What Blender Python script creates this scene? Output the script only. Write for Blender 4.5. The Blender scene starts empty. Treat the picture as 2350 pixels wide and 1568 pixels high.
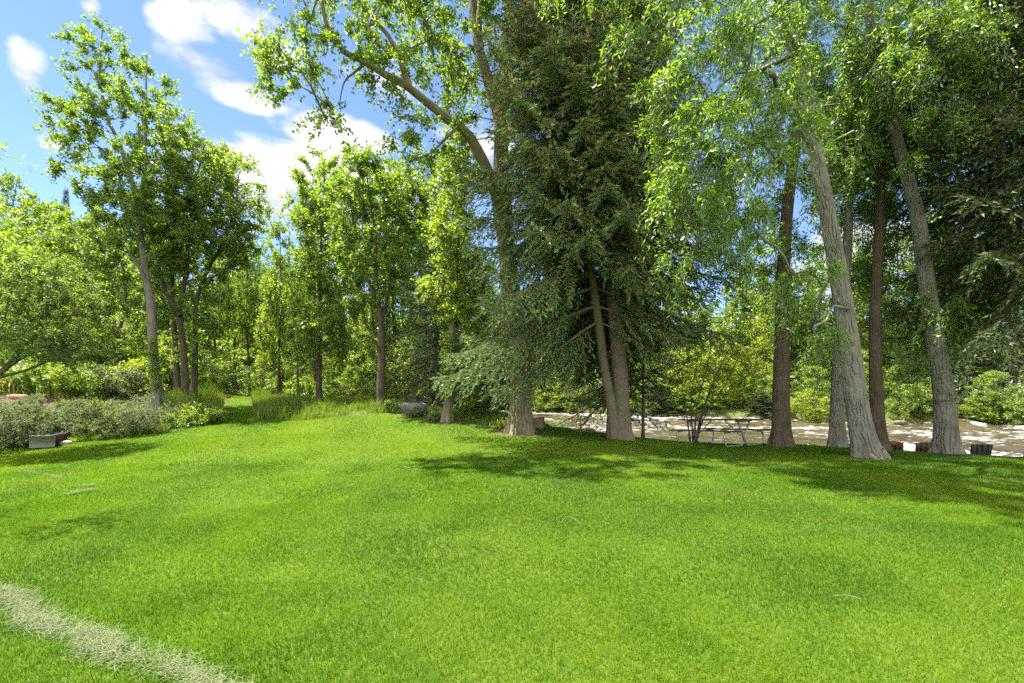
import bpy, math, random
import numpy as np
from mathutils import Vector

# ------------------------------------------------------------------ basics
SC = bpy.context.scene
COL = SC.collection
F = 1044.4            # focal length in pixels of a 2350 px wide frame (16 mm lens)
HZ, CX, EYE = 905.0, 1175.0, 1.5
DS = 0.8
QL = .95              # leaf amount

def P(u, v, D):
    y = D * DS
    return np.array([(u - CX) / F * y, y, EYE + (HZ - v) / F * y])

def smooth(a, b, x):
    t = np.clip((x - a) / (b - a), 0, 1)
    return t * t * (3 - 2 * t)

def nrm(a):
    return a / np.maximum(np.linalg.norm(a, axis=-1, keepdims=True), 1e-9)

def _hash(ix, iy, seed):
    h = (ix.astype(np.int64) * 374761393 + iy.astype(np.int64) * 668265263 + seed * 1442695041) & 0xffffffff
    h = ((h ^ (h >> 13)) * 1274126177) & 0xffffffff
    h = h ^ (h >> 16)
    return (h & 0xffff) / 65535.0

def vnoise(x, y, seed=0, px=None):
    x = np.asarray(x, float); y = np.asarray(y, float)
    ix = np.floor(x); iy = np.floor(y); fx = x - ix; fy = y - iy
    fx = fx * fx * (3 - 2 * fx); fy = fy * fy * (3 - 2 * fy)
    x0, x1 = ix, ix + 1
    if px: x0, x1 = np.mod(x0, px), np.mod(x1, px)
    a = _hash(x0, iy, seed); b = _hash(x1, iy, seed); c = _hash(x0, iy + 1, seed); d = _hash(x1, iy + 1, seed)
    return (a + (b - a) * fx) * (1 - fy) + (c + (d - c) * fx) * fy

def fbm(x, y, seed=0, o=4):
    s = 0; a = .5; t = 0
    for i in range(o):
        s = s + a * vnoise(x * 2 ** i, y * 2 ** i, seed + i); t += a; a *= .5
    return s / t

def mesh_np(name, verts, faces, mat, attrs=None, pattrs=None, smooth_=False):
    """verts (N,3); faces: int array (M,k) or list of such arrays"""
    if not isinstance(faces, (list, tuple)): faces = [faces]
    me = bpy.data.meshes.new(name)
    verts = np.ascontiguousarray(verts, np.float32)
    me.vertices.add(len(verts)); me.vertices.foreach_set('co', verts.ravel())
    idx = np.concatenate([f.ravel() for f in faces]).astype(np.int32)
    tot = np.concatenate([np.full(len(f), f.shape[1], np.int32) for f in faces])
    st = np.concatenate([[0], np.cumsum(tot)[:-1]]).astype(np.int32)
    me.loops.add(len(idx)); me.loops.foreach_set('vertex_index', idx)
    me.polygons.add(len(tot)); me.polygons.foreach_set('loop_start', st)
    if smooth_: me.polygons.foreach_set('use_smooth', np.ones(len(tot), bool))
    for k, a in (attrs or {}).items():
        at = me.attributes.new(k, 'FLOAT', 'FACE'); at.data.foreach_set('value', np.ascontiguousarray(a, np.float32))
    for k, a in (pattrs or {}).items():
        at = me.attributes.new(k, 'FLOAT', 'POINT'); at.data.foreach_set('value', np.ascontiguousarray(a, np.float32))
    me.update(calc_edges=True)
    if mat: me.materials.append(mat)
    return me

def tag(o, label=None, cat=None, group=None, kind=None):
    if label: o['label'] = label
    if cat: o['category'] = cat
    if group: o['group'] = group
    if kind: o['kind'] = kind
    return o

def empty(name, loc):
    o = bpy.data.objects.new(name, None); COL.objects.link(o); o.location = Vector(loc)
    o.empty_display_size = .3
    return o

def part(name, me, parent=None):
    o = bpy.data.objects.new(name, me); COL.objects.link(o)
    if parent: o.parent = parent
    return o

def copy_tree(o, parent=None):
    c = o.copy(); COL.objects.link(c)
    if parent: c.parent = parent
    for ch in [x for x in KIDS.get(o.name, [])]: copy_tree(ch, c)
    return c
KIDS = {}

def refresh_kids():
    KIDS.clear()
    for o in list(SC.objects):
        if o.parent: KIDS.setdefault(o.parent.name, []).append(o)

class MB:
    """collects boxes, tubes and lathes into one mesh"""
    def __init__(s): s.v = []; s.f4 = []; s.f3 = []; s.n = 0
    def add(s, v, f):
        v = np.asarray(v, float); f = np.asarray(f, int) + s.n
        (s.f4 if f.shape[1] == 4 else s.f3).append(f); s.v.append(v); s.n += len(v)
    def box(s, c, sx, sy, sz, M=None, b=.004):
        # bevelled box: 24 verts chamfer
        h = np.array([sx, sy, sz]) / 2; b = min(b, h.min() * .45)
        vs = []; 
        sg = [(-1, -1, -1), (1, -1, -1), (1, 1, -1), (-1, 1, -1), (-1, -1, 1), (1, -1, 1), (1, 1, 1), (-1, 1, 1)]
        for g in sg:
            g = np.array(g)
            for ax in range(3):
                p = g * (h - b); p[ax] = g[ax] * h[ax]; vs.append(p)
        vs = np.array(vs)
        def i(c, ax): return c * 3 + ax
        q = [[i(0,2),i(3,2),i(2,2),i(1,2)],[i(4,2),i(5,2),i(6,2),i(7,2)],[i(0,1),i(1,1),i(5,1),i(4,1)],[i(2,1),i(3,1),i(7,1),i(6,1)],
             [i(0,0),i(4,0),i(7,0),i(3,0)],[i(1,0),i(2,0),i(6,0),i(5,0)]]
        ed = [(0,1,2,1),(1,2,2,0),(2,3,2,1),(3,0,2,0),(4,5,2,1),(5,6,2,0),(6,7,2,1),(7,4,2,0),(0,4,0,1),(1,5,0,1),(2,6,0,1),(3,7,0,1)]
        for a, c2, x, y in ed: q.append([i(a,x), i(c2,x), i(c2,y), i(a,y)])
        t = [[i(k,0), i(k,1), i(k,2)] for k in range(8)]
        if M is not None: vs = vs @ np.array(M).T
        vs = vs + np.array(c)
        n0 = s.n; s.v.append(vs); s.f4.append(np.array(q) + n0); s.f3.append(np.array(t) + n0); s.n += len(vs)
    def tube(s, pts, r, n=8, closed=True):
        v, f = tube(np.asarray(pts, float), np.broadcast_to(r, len(pts)).astype(float), n)
        s.add(v, f)
        if closed:
            m = len(pts)
            for k, off in ((0, 0), (m - 1, (m - 1) * n)):
                c = np.vstack([v[off:off + n], [np.asarray(pts[k], float)]])
                a = np.arange(n); s.add(c, np.stack([a, (a + 1) % n, np.full(n, n)], 1))
    def mesh(s, name, mat, sm=False):
        fs = [np.concatenate(x) for x in (s.f4, s.f3) if x]
        return mesh_np(name, np.concatenate(s.v), fs, mat, smooth_=sm)

def tube(pts, r, n):
    t = np.gradient(pts, axis=0); t = nrm(t)
    m = nrm(t.mean(0)); ref = np.eye(3)[np.argmin(np.abs(m))]
    a = nrm(np.cross(t, ref)); b = np.cross(t, a)
    th = np.arange(n) / n * 2 * np.pi
    ring = np.cos(th)[None, :, None] * a[:, None] + np.sin(th)[None, :, None] * b[:, None]
    v = (pts[:, None] + ring * r[:, None, None]).reshape(-1, 3)
    k = len(pts); i = np.arange(k - 1)[:, None] * n; j = np.arange(n)[None]
    f = np.stack([i + j, i + (j + 1) % n, i + n + (j + 1) % n, i + n + j], -1).reshape(-1, 4)
    return v, f

def spline(pts, ds):
    pts = np.asarray(pts, float)
    if len(pts) == 2:
        n = max(2, int(np.linalg.norm(pts[1, :3] - pts[0, :3]) / ds) + 1)
        return pts[0] + (pts[1] - pts[0]) * np.linspace(0, 1, n)[:, None]
    e = np.vstack([2 * pts[0] - pts[1], pts, 2 * pts[-1] - pts[-2]]); out = []
    for i in range(1, len(e) - 2):
        p0, p1, p2, p3 = e[i - 1:i + 3]
        n = max(1, int(round(np.linalg.norm((p2 - p1)[:3]) / ds)))
        t = np.arange(n)[:, None] / n
        out.append(.5 * (2 * p1 + (p2 - p0) * t + (2 * p0 - 5 * p1 + 4 * p2 - p3) * t ** 2 + (3 * p1 - p0 - 3 * p2 + p3) * t ** 3))
    out.append(pts[-1:]); return np.vstack(out)

# ------------------------------------------------------------------ materials
def nodes(name):
    m = bpy.data.materials.new(name); m.use_nodes = True; nt = m.node_tree; nt.nodes.clear()
    out = nt.nodes.new('ShaderNodeOutputMaterial')
    return m, nt, out
def N(nt, t, **kw):
    n = nt.nodes.new(t)
    for k, v in kw.items():
        if k in n.inputs: n.inputs[k].default_value = v
        else: setattr(n, k, v)
    return n
def ramp(nt, stops, fac):
    r = nt.nodes.new('ShaderNodeValToRGB'); e = r.color_ramp.elements
    while len(e) < len(stops): e.new(.5)
    for x, (p, c) in zip(e, stops): x.position = p; x.color = (*c, 1)
    nt.links.new(fac, r.inputs['Fac']); return r.outputs['Color']

def leaf_mat(name, diff, trans, gloss=.06, mixt=.45, rough=.35, emul=None):
    """diff / trans: lists of (pos, colour) along the per-leaf 'tint' attribute"""
    m, nt, out = nodes(name); L = nt.links
    at = N(nt, 'ShaderNodeAttribute', attribute_name='tint')
    d = N(nt, 'ShaderNodeBsdfDiffuse'); t = N(nt, 'ShaderNodeBsdfTranslucent'); g = N(nt, 'ShaderNodeBsdfGlossy', Roughness=rough)
    L.new(ramp(nt, diff, at.outputs['Fac']), d.inputs['Color']); L.new(ramp(nt, trans, at.outputs['Fac']), t.inputs['Color'])
    g.inputs['Color'].default_value = (.9, .95, 1, 1)
    m1 = N(nt, 'ShaderNodeMixShader'); m1.inputs[0].default_value = mixt
    L.new(d.outputs[0], m1.inputs[1]); L.new(t.outputs[0], m1.inputs[2])
    m2 = N(nt, 'ShaderNodeMixShader'); m2.inputs[0].default_value = gloss; L.new(m1.outputs[0], m2.inputs[1]); L.new(g.outputs[0], m2.inputs[2])
    L.new(m2.outputs[0], out.inputs[0]); return m

def bark_mat(name, cols, scale=6.0, zs=.25, bump=.5, rough=.9, bd=.02):
    m, nt, out = nodes(name); L = nt.links
    tc = N(nt, 'ShaderNodeTexCoord'); mp = N(nt, 'ShaderNodeMapping'); mp.inputs['Scale'].default_value = (1, 1, zs)
    L.new(tc.outputs['Object'], mp.inputs[0])
    n1 = N(nt, 'ShaderNodeTexNoise', Scale=scale * 3, Detail=6.0, Roughness=.65); L.new(mp.outputs[0], n1.inputs['Vector'])
    n2 = N(nt, 'ShaderNodeTexNoise', Scale=scale * .35, Detail=3.0); L.new(tc.outputs['Object'], n2.inputs['Vector'])
    mix = N(nt, 'ShaderNodeMath', operation='MULTIPLY_ADD'); mix.inputs[1].default_value = .6
    ad = N(nt, 'ShaderNodeMath', operation='MULTIPLY'); ad.inputs[1].default_value = .4
    L.new(n2.outputs[0], ad.inputs[0]); L.new(n1.outputs[0], mix.inputs[0]); L.new(ad.outputs[0], mix.inputs[2])
    c = ramp(nt, cols, mix.outputs[0])
    b = N(nt, 'ShaderNodeBump', Strength=bump, Distance=bd); L.new(n1.outputs[0], b.inputs['Height'])
    p = N(nt, 'ShaderNodeBsdfPrincipled', Roughness=rough); p.inputs['Specular IOR Level'].default_value = .2
    L.new(c, p.inputs['Base Color']); L.new(b.outputs[0], p.inputs['Normal']); L.new(p.outputs[0], out.inputs[0]); return m

def plain_mat(name, c1, c2, scale=8, rough=.7, bump=.2, stretch=(1, 1, 1), metal=0, bd=.01):
    m, nt, out = nodes(name); L = nt.links
    tc = N(nt, 'ShaderNodeTexCoord'); mp = N(nt, 'ShaderNodeMapping'); mp.inputs['Scale'].default_value = stretch
    L.new(tc.outputs['Object'], mp.inputs[0])
    n1 = N(nt, 'ShaderNodeTexNoise', Scale=float(scale), Detail=6.0, Roughness=.6); L.new(mp.outputs[0], n1.inputs['Vector'])
    c = ramp(nt, [(.3, c1), (.7, c2)], n1.outputs[0])
    b = N(nt, 'ShaderNodeBump', Strength=bump, Distance=bd); L.new(n1.outputs[0], b.inputs['Height'])
    p = N(nt, 'ShaderNodeBsdfPrincipled', Roughness=rough, Metallic=metal)
    L.new(c, p.inputs['Base Color']); L.new(b.outputs[0], p.inputs['Normal']); L.new(p.outputs[0], out.inputs[0]); return m

M = {}
M['cotton'] = leaf_mat('cottonwood_leaf', [(0, (.060, .105, .016)), (.6, (.10, .165, .024)), (1, (.155, .22, .032))],
                       [(0, (.14, .25, .010)), (.6, (.27, .41, .014)), (1, (.42, .53, .02))], gloss=.04, mixt=.47, rough=.38)
M['willow'] = leaf_mat('willow_leaf', [(0, (.055, .115, .018)), (.6, (.09, .17, .027)), (1, (.135, .215, .035))],
                       [(0, (.15, .29, .012)), (.6, (.28, .45, .016)), (1, (.42, .56, .02))], gloss=.04, mixt=.5, rough=.4)
M['poplar'] = leaf_mat('poplar_leaf', [(0, (.068, .115, .02)), (.6, (.11, .175, .027)), (1, (.16, .225, .033))],
                       [(0, (.17, .28, .012)), (.6, (.31, .44, .016)), (1, (.46, .56, .022))], gloss=.04, mixt=.48, rough=.38)
M['bush_dark'] = leaf_mat('serviceberry_leaf', [(0, (.055, .09, .026)), (.6, (.085, .13, .035)), (1, (.12, .17, .045))],
                       [(0, (.16, .26, .02)), (.6, (.25, .37, .025)), (1, (.34, .46, .03))], gloss=.03, mixt=.42, rough=.5)
M['sage'] = leaf_mat('sage_leaf', [(0, (.10, .125, .06)), (.6, (.15, .18, .088)), (1, (.21, .235, .12))],
                       [(0, (.13, .19, .05)), (.6, (.2, .25, .065)), (1, (.26, .3, .08))], gloss=.02, mixt=.38, rough=.6)
M['sagegreen'] = leaf_mat('green_shrub_leaf', [(0, (.075, .115, .04)), (.6, (.12, .165, .058)), (1, (.175, .22, .08))],
                       [(0, (.12, .2, .03)), (.6, (.2, .29, .04)), (1, (.28, .36, .05))], gloss=.02, mixt=.4, rough=.6)
M['lime'] = leaf_mat('lime_leaf', [(0, (.10, .16, .018)), (.6, (.155, .22, .026)), (1, (.21, .26, .035))],
                       [(0, (.24, .34, .012)), (.6, (.38, .47, .016)), (1, (.52, .56, .025))], gloss=.03, mixt=.55)
M['spruce'] = leaf_mat('spruce_needle', [(0, (.085, .125, .052)), (.55, (.145, .205, .085)), (.84, (.21, .29, .12)), (.9, (.26, .21, .11)), (1, (.32, .26, .14))],
                       [(0, (.08, .12, .02)), (.55, (.16, .22, .035)), (.84, (.27, .37, .05)), (.9, (.18, .15, .06)), (1, (.2, .16, .06))], gloss=.012, mixt=.3, rough=.5)
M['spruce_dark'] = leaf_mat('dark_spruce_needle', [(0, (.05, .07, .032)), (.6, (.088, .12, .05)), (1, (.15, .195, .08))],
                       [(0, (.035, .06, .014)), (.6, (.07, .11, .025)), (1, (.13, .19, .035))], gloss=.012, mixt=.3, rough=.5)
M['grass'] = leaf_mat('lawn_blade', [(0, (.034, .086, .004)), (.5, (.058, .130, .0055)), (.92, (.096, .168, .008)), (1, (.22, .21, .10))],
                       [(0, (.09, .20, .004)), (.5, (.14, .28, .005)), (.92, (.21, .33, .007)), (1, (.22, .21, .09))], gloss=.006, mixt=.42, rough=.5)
M['tallgrass'] = leaf_mat('tall_grass_blade', [(0, (.055, .10, .013)), (.6, (.09, .145, .02)), (1, (.14, .18, .035))],
                       [(0, (.14, .24, .01)), (.6, (.22, .33, .013)), (1, (.31, .37, .03))], gloss=.02, mixt=.45)
M['straw'] = leaf_mat('straw', [(0, (.075, .10, .035)), (1, (.16, .18, .085))], [(0, (.07, .08, .03)), (1, (.10, .11, .05))], gloss=.01, mixt=.15, rough=.6)
M['bark_grey'] = bark_mat('bark_grey', [(.3, (.075, .068, .054)), (.5, (.145, .137, .113)), (.75, (.215, .21, .185))])
M['bark_tan'] = bark_mat('bark_tan', [(.3, (.085, .068, .038)), (.5, (.155, .132, .082)), (.75, (.235, .208, .14))])
M['bark_dark'] = bark_mat('bark_dark', [(.3, (.035, .027, .018)), (.5, (.075, .058, .041)), (.75, (.13, .106, .078))])
M['bark_pale'] = bark_mat('bark_pale', [(.3, (.15, .13, .10)), (.5, (.34, .32, .27)), (.75, (.52, .5, .45))], scale=4, zs=.5, bump=.3)
M['bark_spruce'] = bark_mat('bark_spruce', [(.3, (.066, .053, .034)), (.5, (.118, .099, .068)), (.75, (.175, .152, .112))], scale=10, zs=.5, bump=.7)
M['wood'] = plain_mat('weathered_wood', (.075, .045, .026), (.17, .11, .065), 14, .75, .35, (1, .12, 1))
M['steel'] = plain_mat('galvanised_steel', (.26, .27, .28), (.36, .37, .38), 20, .45, .05, metal=.7)
M['brown_paint'] = plain_mat('brown_stained_board', (.06, .026, .016), (.12, .055, .032), 18, .6, .2, (1, 1, .15))
M['black_paint'] = plain_mat('black_stained_board', (.006, .0055, .005), (.014, .013, .012), 18, .85, .2, (1, 1, .15))
M['red_paint'] = plain_mat('red_board', (.35, .03, .02), (.5, .06, .035), 12, .6, .1)
M['rock_grey'] = plain_mat('grey_rock', (.08, .08, .077), (.2, .19, .18), 5, .9, .8, bd=.05)
M['rock_red'] = plain_mat('red_sandstone', (.19, .08, .045), (.30, .155, .09), 5, .9, .6, bd=.03)
M['rock_pale'] = plain_mat('pale_rock', (.22, .20, .175), (.34, .31, .27), 6, .9, .5, bd=.02)
M['rock_brown'] = plain_mat('river_rock', (.05, .042, .032), (.17, .14, .105), 4, .7, .7, bd=.05)
M['timber'] = plain_mat('bleached_timber', (.26, .25, .22), (.38, .36, .32), 16, .8, .4, (1, .15, 1))
M['box_dark_side'] = plain_mat('dark_timber_side', (.05, .035, .022), (.12, .08, .05), 10, .9, .4, (.2, 1, 1))  # long sides of the box, darker brown than its ends and lid
M['twig'] = plain_mat('dry_twig', (.09, .075, .05), (.17, .15, .11), 20, .9, .1)
M['wire'] = plain_mat('rusty_wire', (.03, .02, .015), (.07, .05, .04), 10, .6, 0)
M['concrete'] = plain_mat('grey_metal_sheet', (.33, .37, .41), (.42, .46, .5), 6, .6, .05)

# ------------------------------------------------------------------ terrain
def G(u, v, D): return P(u, v, D)
ctrl = [(-6, 0, 0), (6, 0, 0), (0, 0, 0), (-4, 3, 0), (0, 3, .0), (4, 3, 0), (-7, 6, .03), (0, 6, .06), (6, 6, .03), (0, 9, .12), (10, 6, .0), (-12, 6, .03), (14, 8, 0), (10, 9.5, .02),
        (-14, -8, 0), (14, -8, 0), (-30, 0, .6), (30, 4, -.1), (-40, -20, .5), (40, -20, 0)]
ctrl += [tuple(G(*a)) for a in [(1990, 1050, 13), (1793, 1022, 15.5), (1195, 993, 17), (1425, 1007, 16.5), (1027, 968, 19), (878, 940, 21.5), (362, 937, 23),
        (732, 928, 26), (540, 917, 42), (440, 985, 18), (0, 1052, 13.5), (90, 1017, 16), (100, 945, 19.5), (20, 920, 20), (280, 848, 28), (600, 1000, 16), (1000, 1002, 16),
        (700, 962, 20.5), (0, 1032, 15), (2170, 1039, 14), (2015, 1033, 15), (1591, 1018.5, 17.9), (1703, 1026, 15.9), (1106, 950, 21), (1142, 955, 20), (1005, 950, 25), (435, 928, 26),
        (640, 914, 40), (500, 912, 50), (800, 935, 28), (550, 950, 24), (543, 932, 30), (480, 925, 32), (400, 925, 29), (600, 945, 24), (660, 930, 30), (560, 905, 60), (640, 900, 70)]]
ctrl += [(-30, 26, 5), (-45, 42, 10), (-30, 45, 3.0), (-8, 45, .9), (0, 34, .35), (-60, 10, 4), (-40, 70, 12), (-15, 80, 3), (6, 17.5, -.1), (14, 11, -.05), (3, 18, .05), (1, 24, .25), (30, 30, 0), (60, 10, 0), (60, 60, 2), (20, 60, 1), (0, 100, 4), (60, 120, 6), (-80, 120, 20), (-100, 20, 10)]
ctrl = np.array(ctrl)
def _phi(r2): return .5 * r2 * np.log(r2 + 1e-12)
_A = ctrl[:, :2]; _n = len(_A)
_K = _phi(((_A[:, None] - _A[None]) ** 2).sum(-1)) + np.eye(_n) * .5
_Q = np.hstack([np.ones((_n, 1)), _A])
_S = np.linalg.solve(np.block([[_K, _Q], [_Q.T, np.zeros((3, 3))]]), np.concatenate([ctrl[:, 2], np.zeros(3)]))
def land(x, y):
    x = np.asarray(x, float); sh = x.shape; p = np.stack([x.ravel(), np.asarray(y, float).ravel()], 1); out = np.empty(len(p))
    for i in range(0, len(p), 20000):
        q = p[i:i + 20000]; d = ((q[:, None] - _A[None]) ** 2).sum(-1)
        out[i:i + 20000] = _phi(d) @ _S[:_n] + _S[_n] + q @ _S[_n + 1:]
    return np.clip(out.reshape(sh), -1.2, 26)

NEAR = np.array([(60, 2), (30, 6.4), (16, 9.4), (11.3, 10.95), (9.4, 12.3), (7.7, 13.7), (5.5, 15.4), (3, 16.5), (1.7, 17.6), (.9, 20), (-.6, 28), (-4.5, 43), (-12, 68), (-25, 110), (-60, 220)], float)
FAR = np.array([(90, 22), (60, 28), (37, 34.5), (23, 38), (17, 41.5), (3.5, 48), (-6, 65), (-15, 88), (-30, 130), (-60, 240)], float)
def sdist(x, y, L):
    """signed distance to a polyline; positive on its left-hand... river side chosen by sign of cross"""
    x = np.asarray(x, float); y = np.asarray(y, float); best = np.full(x.shape, 1e9); sg = np.ones(x.shape)
    for a, b in zip(L[:-1], L[1:]):
        d = b - a; l2 = (d ** 2).sum(); t = np.clip(((x - a[0]) * d[0] + (y - a[1]) * d[1]) / l2, 0, 1)
        dx = x - a[0] - t * d[0]; dy = y - a[1] - t * d[1]; r = np.hypot(dx, dy)
        c = d[0] * (y - a[1]) - d[1] * (x - a[0]); m = r < best
        best = np.where(m, r, best); sg = np.where(m, np.where(c < 0, 1, -1), sg)
    return best * sg
def water_z(x, y):
    t = x * .7 - y * .71
    return -.80 + np.clip((-4.5 - t) * .0127, -.3, .9)
def height0(x, y):
    l = land(x, y); w = water_z(x, y)
    s = sdist(x, y, NEAR); s2 = sdist(x, y, FAR)
    bank = smooth(0, 2.0, s + .35 * (fbm(x * .7, y * .7, 5) - .5))
    z = l * (1 - bank) + (w - .55) * bank
    farz = w + .75 + .05 * np.maximum(s2, 0) + 1.2 * fbm(x * .12, y * .12, 9) * smooth(0, 10, s2)
    hill = smooth(14, 90, s2) * 22 * smooth(80, -10, x) * smooth(-60, 10, x)
    fb = smooth(-1.2, .8, s2 + .5 * (fbm(x * .5, y * .5, 6) - .5))
    z = np.where(s > 0, z * (1 - fb) + (farz + hill) * fb, z)
    return z
TX = np.arange(-62, 72.01, .2); TY = np.arange(-4, 112.01, .2)
_gx, _gy = np.meshgrid(TX, TY)
# coarse evaluation of the land, then the fine bank
TZ = height0(_gx, _gy)
def height(x, y):
    x = np.asarray(x, float); y = np.asarray(y, float)
    fx = np.clip((x - TX[0]) / .2, 0, len(TX) - 1.001); fy = np.clip((y - TY[0]) / .2, 0, len(TY) - 1.001)
    i = fx.astype(int); j = fy.astype(int); a = fx - i; b = fy - j
    return (TZ[j, i] * (1 - a) + TZ[j, i + 1] * a) * (1 - b) + (TZ[j + 1, i] * (1 - a) + TZ[j + 1, i + 1] * a) * b
def ground_at(u, v, D):
    p = P(u, v, D); p[2] = float(height(p[0], p[1])); return p

def inside(x, y, poly):
    poly = np.asarray(poly); r = np.zeros(np.shape(x), bool); n = len(poly); j = n - 1
    for i in range(n):
        xi, yi = poly[i]; xj, yj = poly[j]
        c = ((yi > y) != (yj > y)) & (x < (xj - xi) * (y - yi) / (yj - yi + 1e-12) + xi); r ^= c; j = i
    return r
def hit(u, v):
    """ground point seen at a pixel (march along the ray)"""
    ys = np.concatenate([np.arange(1.5, 60, .05)]); x = (u - CX) / F * ys; z = EYE + (HZ - v) / F * ys
    h = height(x, ys); k = np.argmax(z <= h)
    if z[k] > h[k]: k = len(ys) - 1
    return x[k], ys[k]
edge = [(-200, 1046), (0, 1031), (60, 1024), (120, 1016), (260, 1001), (380, 990), (470, 978), (515, 960)]
LAWN = [(-14, -2)] + [hit(*e) for e in edge]
LAWN += [tuple(P(522, 917, 40)[:2]), tuple(P(575, 917, 40)[:2])]
LAWN += [hit(*e) for e in [(580, 948), (640, 961), (800, 956), (880, 950), (960, 962), (1060, 975), (1160, 988)]]
LAWN += [(2.4, 16.0), (5.3, 15.0), (7.7, 13.4), (9.4, 12.0), (11.2, 10.65), (16, 9.15), (24, 7.5), (24, -2)]
LAWN = np.array(LAWN)

BASES = [(*P(*a)[:2], r) for a, r in (((1992, 1054, 13), .36), ((1793, 1025, 15.5), .36), ((2172, 1039, 14), .36), ((2016, 1033, 15.1), .3), ((1919, 1030, 15.9), .3), ((1196, 998, 17), .58), ((1424, 1007, 16.5), .5), ((1027, 970, 19), .3), ((879, 943, 21.5), .28))]

# sheet
xs = np.unique(np.concatenate([np.arange(-620, -60, 20), np.arange(-60, -22, 1.), np.arange(-22, 26, .22), np.arange(26, 70, 1.), np.arange(70, 640, 20)]))
ys = np.unique(np.concatenate([np.arange(-200, -4, 14), np.arange(-4, 24, .22), np.arange(24, 52, .5), np.arange(52, 110, 1.5), np.arange(110, 1200, 30)]))
gx, gy = np.meshgrid(xs, ys); gz = height(np.clip(gx, -62, 71), np.clip(gy, -4, 111))
inn = (gx > -60) & (gx < 70) & (gy > -4) & (gy < 110)
far_fall = np.maximum(0, np.maximum(np.maximum(-60 - gx, gx - 70), np.maximum(gy - 110, -4 - gy)))
gz = np.where(inn, gz, gz * np.exp(-far_fall / 150))
nx, ny = len(xs), len(ys)
ii = (np.arange(ny - 1)[:, None] * nx + np.arange(nx - 1)[None])
gf = np.stack([ii, ii + 1, ii + nx + 1, ii + nx], -1).reshape(-1, 4)
x_, y_ = gx.ravel(), gy.ravel()
lawnm = inside(x_, y_, LAWN).astype(float)
sN = sdist(x_, y_, NEAR); sF = sdist(x_, y_, FAR)
sand = smooth(-1.1, -.3, sN) * smooth(3, .5, sN) * (fbm(x_ * .9, y_ * .9, 31) > .42)
sandspot = np.exp(-(((x_ - 2.6) / 1.6) ** 2 + ((y_ - 17.0) / .9) ** 2) ** 2)
sand = np.maximum(sand * .12, sandspot)
c0 = hit(120, 935); dirt = smooth(.35, .6, fbm(x_ * .8, y_ * .8, 33, 3) + .1) * np.exp(-(((x_ - P(100, 930, 20)[0]) / 2.8) ** 2 + ((y_ - 16.0) / 1.5) ** 2) ** 2) * (1 - lawnm)
for bx, by, br in BASES: dirt = np.maximum(dirt, .85 * smooth(br * 2.1, br * 1.1, np.hypot(x_ - bx, y_ - by) + .15 * (fbm(x_ * 4, y_ * 4, 37, 2) - .5)))
hilld = smooth(8, 40, sF) * .9
m, nt, out = nodes('ground'); L = nt.links
tc = N(nt, 'ShaderNodeTexCoord')
n1 = N(nt, 'ShaderNodeTexNoise', Scale=2.2, Detail=8.0, Roughness=.7); L.new(tc.outputs['Object'], n1.inputs['Vector'])
n2 = N(nt, 'ShaderNodeTexNoise', Scale=45.0, Detail=4.0, Roughness=.7); L.new(tc.outputs['Object'], n2.inputs['Vector'])
base = ramp(nt, [(.3, (.045, .06, .018)), (.55, (.075, .095, .028)), (.75, (.12, .11, .05))], n1.outputs[0])
lawnc = ramp(nt, [(.3, (.05, .085, .006)), (.7, (.08, .12, .009))], n2.outputs[0])
sandc = ramp(nt, [(.3, (.12, .10, .072)), (.7, (.20, .17, .13))], n2.outputs[0])
dirtc = ramp(nt, [(.35, (.045, .032, .021)), (.65, (.12, .092, .065))], n2.outputs[0])
hillc = ramp(nt, [(.4, (.09, .11, .045)), (.62, (.30, .22, .15))], n1.outputs[0])
def mixc(a, b, attr):
    at = N(nt, 'ShaderNodeAttribute', attribute_name=attr); mx = N(nt, 'ShaderNodeMix', data_type='RGBA')
    L.new(at.outputs['Fac'], mx.inputs['Factor']); L.new(a, mx.inputs[6]); L.new(b, mx.inputs[7]); return mx.outputs[2]
c = mixc(mixc(mixc(mixc(base, hillc, 'hill'), lawnc, 'lawn'), sandc, 'sand'), dirtc, 'dirt')
p = N(nt, 'ShaderNodeBsdfPrincipled', Roughness=.95); p.inputs['Specular IOR Level'].default_value = .1
b = N(nt, 'ShaderNodeBump', Strength=.6, Distance=.04); L.new(n2.outputs[0], b.inputs['Height']); L.new(b.outputs[0], p.inputs['Normal'])
L.new(c, p.inputs['Base Color']); L.new(p.outputs[0], out.inputs[0]); M['ground'] = m
go = part('ground', mesh_np('ground', np.stack([x_, y_, gz.ravel()], 1), gf, M['ground'], pattrs=dict(lawn=lawnm, sand=sand, dirt=dirt, hill=hilld), smooth_=True))
tag(go, 'mown lawn ground sloping to the river bank and the wooded hillside', kind='structure')

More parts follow.
